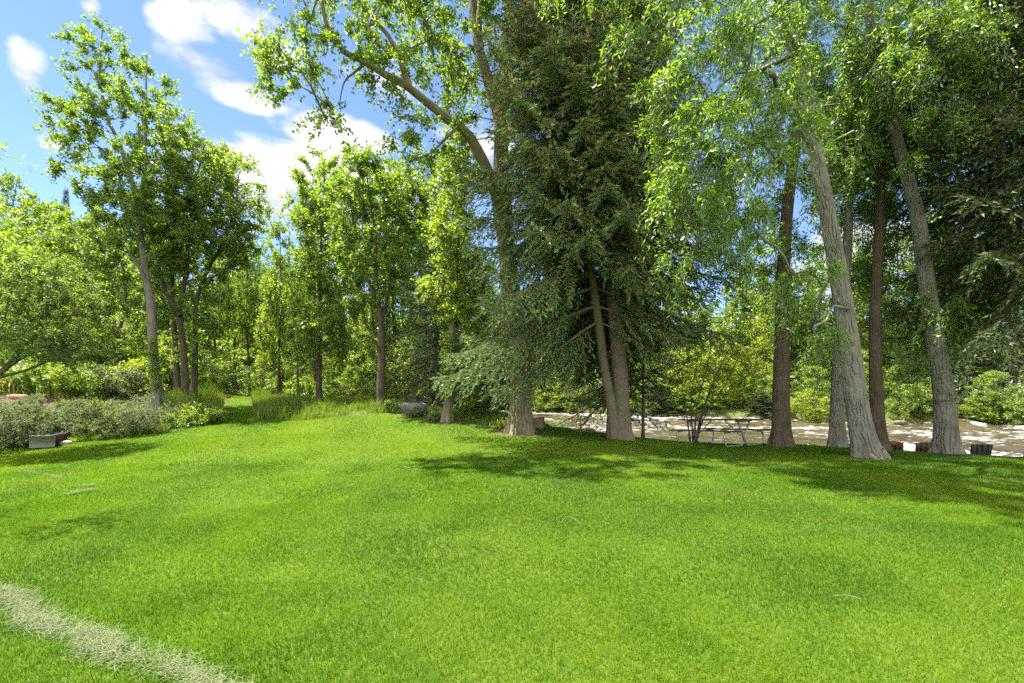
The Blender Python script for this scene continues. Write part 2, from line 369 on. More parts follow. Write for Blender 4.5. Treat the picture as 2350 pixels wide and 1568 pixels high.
# ------------------------------------------------------------------ river
def build_river():
    # flow coordinates: along flow t (0.7,-0.71), across n (0.71,0.7)
    a = np.concatenate([np.arange(-160, -75, 1.2), np.arange(-75, -30, .3), np.arange(-30, 34, .13), np.arange(34, 70, .8)])
    b = np.concatenate([np.arange(-2, 9, .3), np.arange(9, 58, .13), np.arange(58, 72, .8)])
    A, B = np.meshgrid(a, b)
    X = A * .7 + B * .71; Y = -A * .71 + B * .7
    warp = 2.2 * (fbm(A * .22, B * .3, 43, 3) - .5)
    w1 = fbm(A * .45 + warp * .5, B * .7, 41, 3) - .5
    rid = 1 - np.abs(2 * fbm(A * .8 + warp * 1.2, B * .9 + warp, 44, 4) - 1)
    rid2 = 1 - np.abs(2 * fbm(A * 1.9 + warp * 2, B * 2.4, 45, 3) - 1)
    fine = fbm(A * 3.4, B * 4.6, 46, 3) - .5
    zone = smooth(.36, .66, fbm(A * .13 + 7, B * .2 + 3, 48, 3))
    z = water_z(X, Y) + .34 * w1 + (.10 + .22 * zone) * (rid - .75) + (.06 + .10 * zone) * (rid2 - .75) + .05 * fine
    pw = np.array(P(2200, 990, 41)[:2])
    t = (X - pw[0]) * .7 - (Y - pw[1]) * .71; n = (X - pw[0]) * .71 + (Y - pw[1]) * .7
    for (dt, dn, h, ln, wd) in ((0, 0, .55, 1.2, 2.2), (4.2, -1.5, .4, 1.3, 2.6), (9, -2.4, .35, 1.3, 3.), (14, -3.5, .3, 1.3, 3)):
        z = z + h * np.exp(-((t - dt) / ln) ** 2 - ((n - dn) / wd) ** 2)
    foam = .85 * smooth(.80, .97, rid) * (.25 + .75 * zone) + .6 * smooth(.84, .98, rid2) * (.15 + .85 * zone) + 1.1 * fine
    foam = np.clip(foam * .8 - .12, 0, 1)
    for (dt, dn, h, ln, wd) in ((1.0, 0, 1, .55, 2.2), (5.2, -1.5, 1, .6, 2.6), (10, -2.4, .9, .6, 3.), (15, -3.5, .9, .6, 3)):
        foam = np.maximum(foam, smooth(.35, .9, h * np.exp(-((t - dt) / ln) ** 2 - ((n - dn) / wd) ** 4) + .8 * fine))
    nx, ny = len(a), len(b); ii = (np.arange(ny - 1)[:, None] * nx + np.arange(nx - 1)[None])
    f = np.stack([ii, ii + 1, ii + nx + 1, ii + nx], -1).reshape(-1, 4)
    sN = sdist(X, Y, NEAR).ravel(); sF = sdist(X, Y, FAR).ravel()
    keep = (sN > -.6) & (sF < 3)
    f = f[keep[f].all(1)]
    used = np.unique(f); mp = np.zeros(nx * ny, int); mp[used] = np.arange(len(used))
    m, nt, out = nodes('river_water'); L = nt.links
    at = N(nt, 'ShaderNodeAttribute', attribute_name='foam'); tc = N(nt, 'ShaderNodeTexCoord')
    mpn = N(nt, 'ShaderNodeMapping'); mpn.inputs['Rotation'].default_value = (0, 0, math.radians(45)); mpn.inputs['Scale'].default_value = (.55, 1.6, 1); L.new(tc.outputs['Object'], mpn.inputs[0])
    nn = N(nt, 'ShaderNodeTexNoise', Scale=2.6, Detail=9.0, Roughness=.68, Distortion=.6); L.new(mpn.outputs[0], nn.inputs['Vector'])
    nl = N(nt, 'ShaderNodeTexNoise', Scale=.5, Detail=3.0); L.new(tc.outputs['Object'], nl.inputs['Vector'])
    ad = N(nt, 'ShaderNodeMath', operation='MULTIPLY_ADD'); ad.inputs[1].default_value = .42; L.new(at.outputs['Fac'], ad.inputs[0]); L.new(nn.outputs[0], ad.inputs[2])
    fm = N(nt, 'ShaderNodeMapRange'); fm.inputs[1].default_value = .585; fm.inputs[2].default_value = .84; L.new(ad.outputs[0], fm.inputs[0])
    wc = ramp(nt, [(.35, (.030, .022, .011)), (.65, (.058, .045, .024))], nl.outputs[0])
    p = N(nt, 'ShaderNodeBsdfPrincipled', Roughness=.12, IOR=1.33); L.new(wc, p.inputs['Base Color'])
    b_ = N(nt, 'ShaderNodeBump', Strength=.5, Distance=.06); L.new(nn.outputs[0], b_.inputs['Height']); L.new(b_.outputs[0], p.inputs['Normal'])
    d = N(nt, 'ShaderNodeBsdfDiffuse'); d.inputs[0].default_value = (.26, .255, .24, 1); L.new(b_.outputs[0], d.inputs['Normal'])
    mx = N(nt, 'ShaderNodeMixShader'); L.new(fm.outputs[0], mx.inputs[0]); L.new(p.outputs[0], mx.inputs[1]); L.new(d.outputs[0], mx.inputs[2])
    L.new(mx.outputs[0], out.inputs[0])
    V = np.stack([X, Y, z], -1).reshape(-1, 3)
    o = part('river', mesh_np('river', V[used], mp[f], m, pattrs=dict(foam=foam.ravel()[used]), smooth_=True))
    tag(o, 'brown river water with white rapids flowing behind the lawn', kind='structure')
build_river()

# ------------------------------------------------------------------ grass
def blades(x, y, hgt, wid, lean, rng, stripe=False):
    n = len(x); z = height(x, y) - .01
    base = np.stack([x, y, z], 1)
    az = rng.uniform(0, 2 * np.pi, n); ln = np.abs(rng.normal(lean, lean * .6, n))
    d = np.stack([np.cos(az), np.sin(az), np.zeros(n)], 1)
    if stripe:   # the mower lays neighbouring passes over in opposite directions
        ph = np.sin((x * .93 + y * .37 + .5 * (fbm(x * .3, y * .3, 91, 2) - .5)) * 2 * np.pi / 2.6)
        d = nrm(d + np.stack([-.37 * ph, .93 * ph, 0 * ph], 1) * .8)
    fa = rng.uniform(0, 2 * np.pi, n); s = np.stack([np.cos(fa), np.sin(fa), np.zeros(n)], 1) * (wid / 2)[:, None]
    up = np.array([0, 0, 1.])
    mid = base + up * (hgt * .55)[:, None] + d * (hgt * ln * .25)[:, None]
    tip = base + up * (hgt * np.clip(1 - .35 * ln, .25, 1))[:, None] + d * (hgt * ln)[:, None]
    V = np.stack([base - s, base + s, mid + s * .85, mid - s * .85, tip], 1).reshape(-1, 3)
    k = np.arange(n)[:, None] * 5
    q = k + np.array([[0, 1, 2, 3]]); t = k + np.array([[3, 2, 4]])
    return V, q, t
def grass():
    rng = np.random.default_rng(11); X = []; Y = []; W = []; H = []
    for y0, y1, den, w, h in ((1.9, 3.6, 13000, .0034, .056), (3.6, 6, 8500, .0042, .056), (6, 9, 4600, .006, .056), (9, 13, 2300, .0088, .055), (13, 19, 1100, .013, .058), (19, 34, 260, .027, .065)):
        hw = 1.17 * y1 + 1.2; n = int(den * 2 * hw * (y1 - y0)); x = rng.uniform(-hw, hw, n); y = rng.uniform(y0, y1, n)
        k = (np.abs(x) < 1.17 * y + 1.0) & inside(x, y, LAWN)
        for bx, by, br in BASES: k &= np.hypot(x - bx, y - by) > br * rng.uniform(.8, 1.5, n)
        dn = fbm(x * 1.3, y * 1.3, 3, 3); k &= rng.random(n) < .65 + .7 * dn
        x, y = x[k], y[k]; X.append(x); Y.append(y); n = len(x)
        W.append(w * rng.uniform(.6, 1.3, n)); H.append(.8 * h * rng.uniform(.6, 1.3, n) * (.65 + .7 * fbm(x * .8, y * .8, 77, 3)))
    x = np.concatenate(X); y = np.concatenate(Y); w = np.concatenate(W); h = np.concatenate(H); n = len(x)
    V, q, t = blades(x, y, h, w, .6, rng, stripe=True)
    patch = fbm(x * .45, y * .45, 21, 4); patch2 = fbm(x * 2.1, y * 2.1, 25, 3)
    tint = np.clip(.48 + (patch - .5) * 2.0 + (patch2 - .5) * .9 + rng.normal(0, .10, n) - .02 * x, 0, .9)  # x term paints backlight into the blade colour: yellower left, duller right
    dry = rng.random(n) < .010 + .05 * smooth(.62, .75, fbm(x * .6, y * .6, 29, 3)); tint[dry] = 1.0
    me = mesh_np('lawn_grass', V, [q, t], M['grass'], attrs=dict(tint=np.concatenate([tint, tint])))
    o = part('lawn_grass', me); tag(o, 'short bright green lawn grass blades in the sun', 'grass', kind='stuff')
    print('lawn blades', n)
    # beds, banks
    rng = np.random.default_rng(12)
    def bed(name, label, pts, n, h, w, seed, lean=.35, tb=.5):
        poly = np.array(pts); lo = poly.min(0); hi = poly.max(0)
        x = rng.uniform(lo[0], hi[0], n * 3); y = rng.uniform(lo[1], hi[1], n * 3)
        k = inside(x, y, poly) & (rng.random(n * 3) < smooth(.25, .6, fbm(x * .9, y * .9, seed, 3))); x, y = x[k][:n], y[k][:n]; m_ = len(x)
        hh = h * rng.uniform(.35, 1.3, m_) * (.15 + 1.5 * fbm(x * 1.1, y * 1.1, seed + 5, 4) ** 1.2)
        V, q, t = blades(x, y, hh, np.full(m_, w) * rng.uniform(.6, 1.3, m_), lean, rng)
        tint = np.clip(tb + (fbm(x * .7, y * .7, seed + 9, 3) - .5) * 1.2 + rng.normal(0, .18, m_), 0, 1)
        tag(part(name, mesh_np(name, V, [q, t], M['tallgrass'], attrs=dict(tint=np.concatenate([tint, tint])))), label, 'grass', kind='stuff')
    q = lambda *a: tuple(P(*a)[:2])
    bed('tall_grass', 'tall unmown grass between the mown path and the shrubs', [q(375, 992, 17.6), q(470, 979, 18.6), q(510, 962, 20), q(514, 920, 40), q(440, 920, 42), q(380, 935, 24)], 42000, .85, .011, 61, .3, .6)
    bed('tall_grass', 'tall unmown grass edging the right side of the path', [q(577, 918, 38), q(583, 951, 21.8), q(640, 968, 19.8), q(800, 964, 20.1), q(880, 958, 20.4), q(960, 948, 23), q(900, 925, 34), q(700, 915, 40)], 46000, .55, .012, 62, .3, .6)
    bed('bank_grass', 'rough grass and weeds between the trunks and the river', [q(640, 965, 20), q(800, 962, 20.2), q(880, 956, 20.4), q(960, 962, 20), q(1060, 975, 18.7), q(1160, 988, 17.2), (2.0, 16.0), (1.6, 17.4), (.7, 20), (-.8, 28), (-12, 28)], 40000, .26, .013, 63, .5)
    bed('bank_grass', 'longer grass fringe along the lawn edge above the river', [(2.4, 15.9), (5.3, 14.9), (7.6, 13.3), (9.3, 11.9), (11.1, 10.55), (16, 9.05), (16.4, 10.2), (11.8, 11.7), (9.9, 13.3), (8.1, 14.5), (5.7, 15.8), (3, 16.9)], 9000, .07, .007, 64, .5)
    bed('bed_grass', 'bright rough grass in front of the grey shrubs', [q(-60, 1040, 14.6), q(60, 1026, 15.4), q(120, 1018, 15.8), q(260, 1003, 16.6), q(385, 992, 17.4), q(390, 965, 18.6), q(220, 975, 18), q(60, 980, 17.6), q(-60, 990, 17)], 30000, .2, .010, 65, .5, .62)
    bed('hillside_grass', 'rough green undergrowth covering the slope behind the shrubs', [(-45, 14), (-15, 16.5), (-17.3, 24), (-23, 33), (-26, 44), (-50, 44)], 60000, .5, .04, 66, .5, .55)
    bed('far_grass', 'green undergrowth on the opposite river bank', [(3, 49), (17, 42.3), (23, 38.8), (37, 35.2), (60, 29), (66, 44), (25, 54), (3, 60)], 26000, .5, .06, 67, .5, .55)
grass()

# ------------------------------------------------------------------ trees
def rand_rot(rng, n): return nrm(rng.normal(size=(n, 3)))

def leaf_mesh(name, c, cdir, rad, per, ll, lw, rng, mat, hang=.3, droop=.25, twigs=6, tintb=.5, tintv=.22, upb=.6, fold=.12, tw_out=None):
    C = len(c); T = twigs; Lf = max(1, int(per / T))
    tw = nrm(cdir[:, None] * .75 + rng.normal(size=(C, T, 3)) * .75 + np.array([0, 0, .1]))
    tl = rad[:, None] * rng.uniform(.7, 1.35, (C, T))
    t = np.clip((np.arange(Lf)[None, None] + rng.uniform(0, 1, (C, T, Lf))) / Lf, .06, 1)
    pos = c[:, None, None] + tw[:, :, None] * (tl[:, :, None] * t)[..., None]
    pos[..., 2] -= droop * tl[:, :, None] * t ** 2 * (1.6 if droop > .5 else 1)
    pos = pos + rng.normal(size=pos.shape) * (ll * .55)
    ax = nrm(tw[:, :, None] * .5 + rng.normal(size=pos.shape) * .65 + np.array([0, 0, -hang]))
    nn = rng.normal(size=pos.shape) * .9 + np.array([0, 0, upb])
    side = nrm(np.cross(ax, nn)); nn = np.cross(side, ax)
    n = C * T * Lf
    sc = rng.uniform(.65, 1.25, (C, T, Lf, 1))
    L_ = ll * sc; W = lw * sc * .5; fo = fold * L_ * rng.uniform(-1, 1, (C, T, Lf, 1))
    p0 = pos; pm = pos + ax * L_ * .42 + nn * fo
    tip = pos + ax * L_
    if tw_out is not None:
        e = c[:, None] + tw * tl[..., None]; e[..., 2] -= droop * tl * (1.6 if droop > .5 else 1)
        mid_ = c[:, None] + tw * (tl * .5)[..., None]; mid_[..., 2] -= droop * tl * .25 * (1.6 if droop > .5 else 1)
        tw_out.append(np.stack([np.broadcast_to(c[:, None], e.shape), mid_, e], 2).reshape(-1, 3, 3))
    V = np.stack([p0, pm + side * W, tip, pm - side * W], -2).reshape(-1, 3)
    q = np.arange(n)[:, None] * 4 + np.arange(4)[None]
    cl = rng.normal(0, .09, (C, 1, 1)) + np.zeros((C, T, Lf))
    tint = np.clip(tintb + cl + rng.normal(0, tintv, (C, T, Lf)), 0, 1).ravel()
    return V, q, tint

class Tree:
    def __init__(s, name, label, cat, base, bark, leaf, seed, group=None):
        s.root = empty(name, base); tag(s.root, label, cat, group); s.base = np.array(base, float)
        s.bark, s.leaf = bark, leaf; s.rng = np.random.default_rng(seed)
        s.nodes = np.zeros((0, 3)); s.rad = np.zeros(0); s.chains = []   # (attach idx, first node, count, fixed radii or None)
    def line(s, pts, r0, r1, attach=None, ds=.35, low=0, pw=1.0):
        """fixed-radius trunk or limb through world points; low: no branches below this fraction"""
        sp = spline(np.array(pts), ds); k = len(sp); t = np.linspace(0, 1, k); r = r0 + (r1 - r0) * t ** pw
        i0 = len(s.nodes); s.nodes = np.vstack([s.nodes, sp]); s.rad = np.concatenate([s.rad, np.where(t < low, -1, r)])
        return sp, r
    def grow(s, clusters, rt=.008, step=.35, up=.35, pw=.45, wig=.06):
        rng = s.rng; ok = s.rad > 0
        nodes = [p for p in s.nodes[ok]]; fix = [r for r in s.rad[ok]]
        arr = np.array(nodes); d0 = np.sqrt(((clusters[:, None] - arr[None]) ** 2).sum(-1)).min(1)
        order = np.argsort(d0); chains = []; owner = [(-1, 0)] * len(nodes); dirs = [None] * len(nodes)
        arr = np.zeros((len(nodes) + len(clusters) * 40, 3)); cnt = len(nodes); arr[:cnt] = np.array(nodes); rr = np.zeros(len(arr)); rr[:cnt] = fix
        cdir = np.zeros_like(clusters)
        for ci in order:
            c = clusters[ci]; a = arr[:cnt]; dv = c - a; hd = np.hypot(dv[:, 0], dv[:, 1]); dd = np.sqrt(hd ** 2 + dv[:, 2] ** 2)
            cost = dd + .9 * np.maximum(0, up * hd - dv[:, 2])
            k = int(np.argmin(cost)); p0 = a[k]; d = dd[k]
            n = int(min(38, max(2, d / step))); t = np.linspace(0, 1, n + 1)[:, None]
            ctrlp = p0 + (c - p0) * .5 + np.array([0, 0, .16 * d * (1 if up > 0 else -.3)]) + rng.normal(size=3) * .09 * d
            path = p0 * (1 - t) ** 2 + ctrlp * 2 * t * (1 - t) + c * t ** 2
            path[1:-1] += rng.normal(size=(n - 1, 3)) * wig * min(1, d)
            chains.append([k, cnt, path, ci]); arr[cnt:cnt + n] = path[1:]; rr[cnt:cnt + n] = -1
            for j in range(n): owner.append((len(chains) - 1, j + 1))
            cnt += n; cdir[ci] = nrm(path[-1] - path[-2] + np.array([0, 0, .05]))
        # weights
        add = [np.zeros(len(ch[2])) for ch in chains]; w = np.zeros(len(chains))
        for i in range(len(chains) - 1, -1, -1):
            a_ = add[i]; acc = np.cumsum(a_[::-1])[::-1] + 1; w[i] = acc[0]; add[i] = acc
            o, j = owner[chains[i][0]]
            if o >= 0: add[o][j] += acc[0]
        V = []; Fc = []; off = 0
        for i, ch in enumerate(chains):
            r = rt * add[i] ** pw; r[-1] *= .6
            k = ch[0]; rp = rr[k] if rr[k] > 0 else 1
            r = np.minimum(r, rp * .75)
            n = 8 if r[0] > .06 else (6 if r[0] > .03 else 4)
            v, f = tube(ch[2], r, n); V.append(v); Fc.append(f + off); off += len(v)
        return V, Fc, cdir

def bark_tube(pts, r0, r1, n, ds, amp, spacing, seed, flare=.5, flen=.45, lobes=5, pw=.9, zst=.36):
    sp = spline(np.array(pts), ds); k = len(sp); s = np.concatenate([[0], np.cumsum(np.linalg.norm(np.diff(sp, axis=0), axis=1))])
    t = s / s[-1]; r = r0 + (r1 - r0) * t ** pw
    tg = nrm(np.gradient(sp, axis=0)); ref = np.array([0, 1., 0]) if abs(nrm(tg.mean(0))[1]) < .8 else np.array([1., 0, 0])
    a = nrm(np.cross(tg, ref)); b = np.cross(tg, a); th = np.arange(n) / n * 2 * np.pi
    K = max(6, 2 * int(np.pi * r0 / spacing)); TH, S = np.meshgrid(th, s)
    u = TH / (2 * np.pi) * K
    wp = .9 * (vnoise(u * .5, S * 2.2, seed + 3, px=K // 2) - .5)
    ph = K / 2 * TH + 2.6 * (vnoise(TH / (2 * np.pi) * 8, S / zst, seed, px=8) - .5) * 2 + 1.3 * (vnoise(TH / (2 * np.pi) * 20, S / zst * 2.6, seed + 2, px=20) - .5) * 2
    f1 = 1 - smooth(0, .75, np.abs(np.sin(ph))); md = .35 + .65 * smooth(.3, .6, vnoise(u * .7, S / zst * 1.4, seed + 4, px=None))
    md[:, -1] = md[:, 0]
    q2 = vnoise(u * 2, S / zst * 2.2, seed + 1, px=2 * K)
    disp = -amp * f1 * md - .25 * amp * (1 - smooth(0, .5, np.abs(2 * q2 - 1)))
    big = .03 * r0 * (vnoise(TH / (2 * np.pi) * 4, S * .8, seed + 7, px=4) - .5) * 2
    R = r[:, None] + disp * (r[:, None] / r0) ** .5 + big
    fl = np.exp(-np.maximum(s - .3, 0) / flen)[:, None]
    R = R * (1 + flare * fl * (.75 + .5 * np.cos(lobes * TH + seed)) * (.6 + .8 * vnoise(TH / (2 * np.pi) * 6, S * 0, seed + 9, px=6)))
    V = (sp[:, None] + R[..., None] * (np.cos(th)[None, :, None] * a[:, None] + np.sin(th)[None, :, None] * b[:, None])).reshape(-1, 3)
    i = np.arange(k - 1)[:, None] * n; j = np.arange(n)[None]
    f = np.stack([i + j, i + (j + 1) % n, i + n + (j + 1) % n, i + n + j], -1).reshape(-1, 4)
    return V, f

def ell_clusters(rng, ells, n, mind, shell=.5):
    """cluster centres in a union of ellipsoids (centre, radii)"""
    vol = np.array([np.prod(e[1]) * (e[2] if len(e) > 2 else 1) for e in ells]); pr = vol / vol.sum(); out = []
    tries = 0
    while len(out) < n and tries < n * 40:
        tries += 1; e = ells[rng.choice(len(ells), p=pr)]
        d = nrm(rng.normal(size=3)); p = e[0] + d * e[1] * rng.random() ** (1 / 3 * (1 - shell * .6))
        if out and mind > 0:
            q = np.array(out[-400:]) - p
            if (q ** 2).sum(1).min() < mind * mind: continue
        out.append(p)
    return np.array(out)

def E(u, v, D, ru, rv, rd, w=1.0):
    c = P(u, v, D); k = D * DS / F
    return (c, np.array([ru * k, rd, rv * k]), w)

def pix_line(l, D, dd=0):
    """[(u,v) or (u,v,D)] -> world points"""
    return [P(a[0], a[1], a[2] if len(a) > 2 else D) for a in l]

def decid(name, label, cat, trunks, ells, ncl, mind, per, ll, lw, bark, leaf, seed, limbs=(), hang=.3, droop=.25, twigs=6, low=.3, up=.35,
          crad=.55, bumpy=None, tintb=.5, group=None, rt=.009, shell=.5, extra=None, bases=True, upb=.6, tintv=.22):
    """trunks: list of (pixel polyline with depth, r0, r1); limbs: the same, kept as separate parts"""
    first = np.array(trunks[0][0][0]); base = first.copy()
    if bases: base[2] = float(height(first[0], first[1]))
    T = Tree(name, label, cat, base, bark, leaf, seed, group)
    V = []; Fc = []; off = 0; LV = []
    for kind, lst in (('t', trunks), ('l', limbs)):
        for i, (pts, r0, r1) in enumerate(lst):
            pts = [np.array(p) for p in pts]
            if kind == 't' and bases and i < 9 and pts[0][2] < base[2] + 1.0:
                pts = [pts[0] + np.array([0, 0, -.35])] + pts
            T.line(pts, r0, r1, low=low if kind == 't' else .12)
            if bumpy:
                n, ds, amp, spc = bumpy; sc = max(.35, r0 / trunks[0][1])
                v, f = bark_tube(pts, r0, r1, max(10, int(n * sc)), ds / (1 if kind == 't' else .7), amp * sc, spc, seed + i, flare=.75 if kind == 't' else 0, flen=.33)
            else:
                v, f = bark_tube(pts, r0, r1, 14, .22, .012 * r0 / .15, .07, seed + i, flare=.4 if kind == 't' else 0)
            if kind == 't': V.append(v); Fc.append(f + off); off += len(v)
            else: LV.append((v, f))
    cl = ell_clusters(T.rng, ells, ncl, mind, shell)
    bv, bf, cdir = T.grow(cl, rt=rt, up=up)
    b0 = T.base
    for v, f in zip(bv, bf): V.append(v)
    o2 = off; ff = Fc + ([np.concatenate(bf) + o2] if bf else [])
    rad = crad * T.rng.uniform(.7, 1.25, len(cl)); tws = []
    lv, lq, tint = leaf_mesh(name, cl, cdir, rad, int(per * QL), ll, lw, T.rng, leaf, hang, droop, twigs, tintb, tintv, upb, tw_out=tws)
    tws = tws[0]; n3 = len(tws); dd = nrm(tws[:, 2] - tws[:, 0]); rf = nrm(np.cross(dd, np.array([.3, .2, .9]))); bb = np.cross(dd, rf); rr = np.array([.55, .4, .2]) * rt
    ring = np.stack([rf * math.cos(x) + bb * math.sin(x) for x in (0, 2.1, 4.2)], 1)
    tv = (tws[:, :, None] + ring[:, None] * rr[None, :, None, None]).reshape(-1, 3); base_i = np.arange(n3)[:, None, None] * 9
    tf = np.concatenate([(base_i + np.array([[k * 3 + j, k * 3 + (j + 1) % 3, k * 3 + 3 + (j + 1) % 3, k * 3 + 3 + j] for j in range(3)])[None]).reshape(-1, 4) for k in range(2)])
    ff.append(tf + sum(len(v) for v in V)); V.append(tv)
    part('trunk', mesh_np(name + '_trunk', np.concatenate(V) - b0, np.concatenate(ff), bark, smooth_=True), T.root)
    for v, f in LV: part('limb', mesh_np(name + '_limb', v - b0, f, bark, smooth_=True), T.root)
    part('crown', mesh_np(name + '_crown', lv - b0, lq, leaf, attrs=dict(tint=tint)), T.root)
    if extra is not None:
        c2, r2, per2 = extra; d2 = nrm(T.rng.normal(size=c2.shape) + np.array([0, 0, .3]))
        v, q, tint = leaf_mesh(name, c2, d2, np.full(len(c2), r2), per2, ll, lw, T.rng, leaf, hang, droop, 5, tintb + .15, .16, upb)
        part('sprouts', mesh_np(name + '_sprouts', v - b0, q, leaf, attrs=dict(tint=tint)), T.root)
    return T.root

# ------------------------------------------------------------------ spruces
def sprigs(pos, ax, ln, rng, nb=5, bl=.045, bw=.011, tb=None):
    """needle sprays: each a few slender triangles fanned around its axis"""
    n = len(pos); s = np.linspace(.1, 1, nb)[None] + rng.uniform(-.06, .06, (n, nb))
    ref = nrm(rng.normal(size=(n, 3))); a = nrm(np.cross(ax, ref)); b = np.cross(ax, a)
    ph = (np.arange(nb)[None] * 2.4 + rng.uniform(0, 6.28, (n, 1)))
    rd = np.cos(ph)[..., None] * a[:, None] + np.sin(ph)[..., None] * b[:, None]
    spread = np.where(np.arange(nb) == nb - 1, .15, .75)[None, :, None]
    d = nrm(ax[:, None] * .75 + rd * spread)
    p = pos[:, None] + ax[:, None] * (ln[:, None] * s)[..., None]
    L_ = bl * rng.uniform(.8, 1.25, (n, nb, 1)); L_ = L_ * (1 + (np.arange(nb) == nb - 1)[None, :, None] * .3)
    sd = nrm(np.cross(d, rd + .2 * ref[:, None])) * bw
    V = np.stack([p - sd - d * L_ * .15, p + sd - d * L_ * .15, p + d * L_], -2).reshape(-1, 3)
    t = np.arange(n * nb)[:, None] * 3 + np.arange(3)[None]
    tint = np.repeat(tb, nb) if tb is not None else np.full(n * nb, .5)
    return V, t, tint

def spruce(name, label, trunks, axes, zlo, prof, whorl, nper, needle, bark, leaf, seed, blen=.11, dens=1.0, droopf=1.0, cones=0, group=None, bumpy=True, azr=None, sprig_sp=.085, lowb=None, tipb=.0):
    """trunks: pixel/world polylines (pts,r0,r1). axes: indices into trunks that bear branches. prof(z_rel)->radius"""
    rng = np.random.default_rng(seed); first = np.array(trunks[0][0][0]); base = first.copy(); base[2] = float(height(first[0], first[1]))
    root = empty(name, base); tag(root, label, 'spruce tree', group)
    V = []; Fc = []; off = 0; NV = []; NT = []; TI = []; no = 0
    def addb(v, f):
        nonlocal off
        V.append(v); Fc.append(f + off); off += len(v)
    for i, (pts, r0, r1) in enumerate(trunks):
        pts = [np.array(p) for p in pts]; pts = [pts[0] + np.array([0, 0, -.35])] + pts
        v, f = bark_tube(pts, r0, r1, 44 if bumpy else 12, .06 if bumpy else .25, .012 if bumpy else .006, .05, seed + i, flare=.55, flen=.3, zst=.09)
        addb(v, f)
    for ai in axes:
        pts, r0, r1 = trunks[ai]; sp = spline(np.array(pts), .1); zs = sp[:, 2]; top = zs[-1]
        z = (zlo[ai] if isinstance(zlo, dict) else zlo)
        z0 = z
        while z < top - .1:
            k = int(np.searchsorted(zs, z)); k = min(k, len(sp) - 1); c = sp[k]; h = (z - z0) / (top - z0)
            nb = nper if h < .85 else max(3, nper - 2); a0 = rng.uniform(0, 6.28)
            for j in range(nb):
                az = a0 + j * 2 * np.pi / nb + rng.normal(0, .25)
                if azr is not None and not azr(az, ai, h): continue
                L_ = prof(h, az, ai) * rng.uniform(.72, 1.12)
                if L_ < .12: continue
                hd = np.array([math.cos(az), math.sin(az), 0]); sd = np.array([-hd[1], hd[0], 0])
                ang = (-.30 + .95 * h + rng.normal(0, .08)); sag = .35 * (1 - h) * droopf
                n = max(5, int(L_ / .18)); t = np.linspace(0, 1, n + 1)
                zz = np.tan(ang) * t - sag * t ** 2 + .28 * t ** 4
                swing = rng.normal(0, .10)
                path = c + hd * (L_ * t)[:, None] + np.array([0, 0, 1.]) * (L_ * zz)[:, None] + sd * (swing * L_ * t ** 2)[:, None]
                rb = .010 + .011 * L_
                v, f = tube(path, rb * (1 - .85 * t), 5); addb(v, f)
                # branchlets
                nl = max(3, int(L_ * dens / .105)); tb = np.linspace(.16 if h < .8 else .05, .99, nl) + rng.normal(0, .01, nl); tb = np.clip(tb, .03, 1)
                idx = tb * n; i0 = np.minimum(idx.astype(int), n - 1); fr = (idx - i0)[:, None]
                bp = path[i0] * (1 - fr) + path[i0 + 1] * fr; bt = nrm(path[i0 + 1] - path[i0])
                sgn = np.where(np.arange(nl) % 2 == 0, 1., -1.)[:, None]
                bl = (blen + .42 * L_ * (1 - tb) ** .8 * (.35 + .65 * smooth(0, .35, tb))) * rng.uniform(.6, 1.25, nl); bl = np.minimum(bl, 1.25)
                dr = nrm(bt * .75 + sd * sgn * rng.uniform(.55, 1.0, (nl, 1)) + np.array([0, 0, -1.]) * rng.uniform(0, .55, (nl, 1)) * droopf)
                m_ = np.maximum(2, (bl / sprig_sp).astype(int)); tot = int(m_.sum())
                bi = np.repeat(np.arange(nl), m_); kk = np.arange(tot) - np.repeat(np.cumsum(m_) - m_, m_); ft = (kk + .5) / np.repeat(m_, m_)
                dist = bl[bi] * ft
                pp = bp[bi] + dr[bi] * dist[:, None]; pp[:, 2] -= .30 * droopf * dist * ft
                s2 = np.where(kk % 2 == 0, 1., -1.)[:, None]
                lat = nrm(np.cross(dr[bi], np.array([0, 0, 1.])))
                ax = nrm(dr[bi] * .8 + lat * s2 * .7 * (1 - ft[:, None] * .8) + rng.normal(size=(tot, 3)) * .22 + np.array([0, 0, -.15 * droopf]))
                # main axis sprigs
                ma = np.linspace(.3, 1, max(3, int(L_ / .09))); ix = ma * n; i1 = np.minimum(ix.astype(int), n - 1); fr = (ix - i1)[:, None]
                mp_ = path[i1] * (1 - fr) + path[i1 + 1] * fr; mt = nrm(path[i1 + 1] - path[i1])
                pp = np.vstack([pp, mp_]); ax = np.vstack([ax, nrm(mt + rng.normal(size=mt.shape) * .25)])
                endf = np.concatenate([ft, ma])
                tint = np.clip(rng.normal(.36, .13, len(pp)) + .28 * (endf > .8) * rng.random(len(pp)), 0, .84)
                if cones: cm = rng.random(len(pp)) < cones * h ** .8; tint[cm] = rng.uniform(.9, 1, cm.sum())
                v, t_, ti = sprigs(pp, ax, np.full(len(pp), needle * 1.9), rng, 5, needle, needle * .27, tint)
                NV.append(v); NT.append(t_ + no); TI.append(ti); no += len(v)
            z += whorl * rng.uniform(.75, 1.25) * (1 - .35 * h)
    part('trunk', mesh_np(name + '_trunk', np.concatenate(V) - base, np.concatenate(Fc), bark, smooth_=True), root)
    part('crown', mesh_np(name + '_crown', np.concatenate(NV) - base, np.concatenate(NT), leaf, attrs=dict(tint=np.concatenate(TI))), root)
    return root

# ------------------------------------------------------------------ the trees of the photograph
def PL(l, D): return pix_line(l, D)

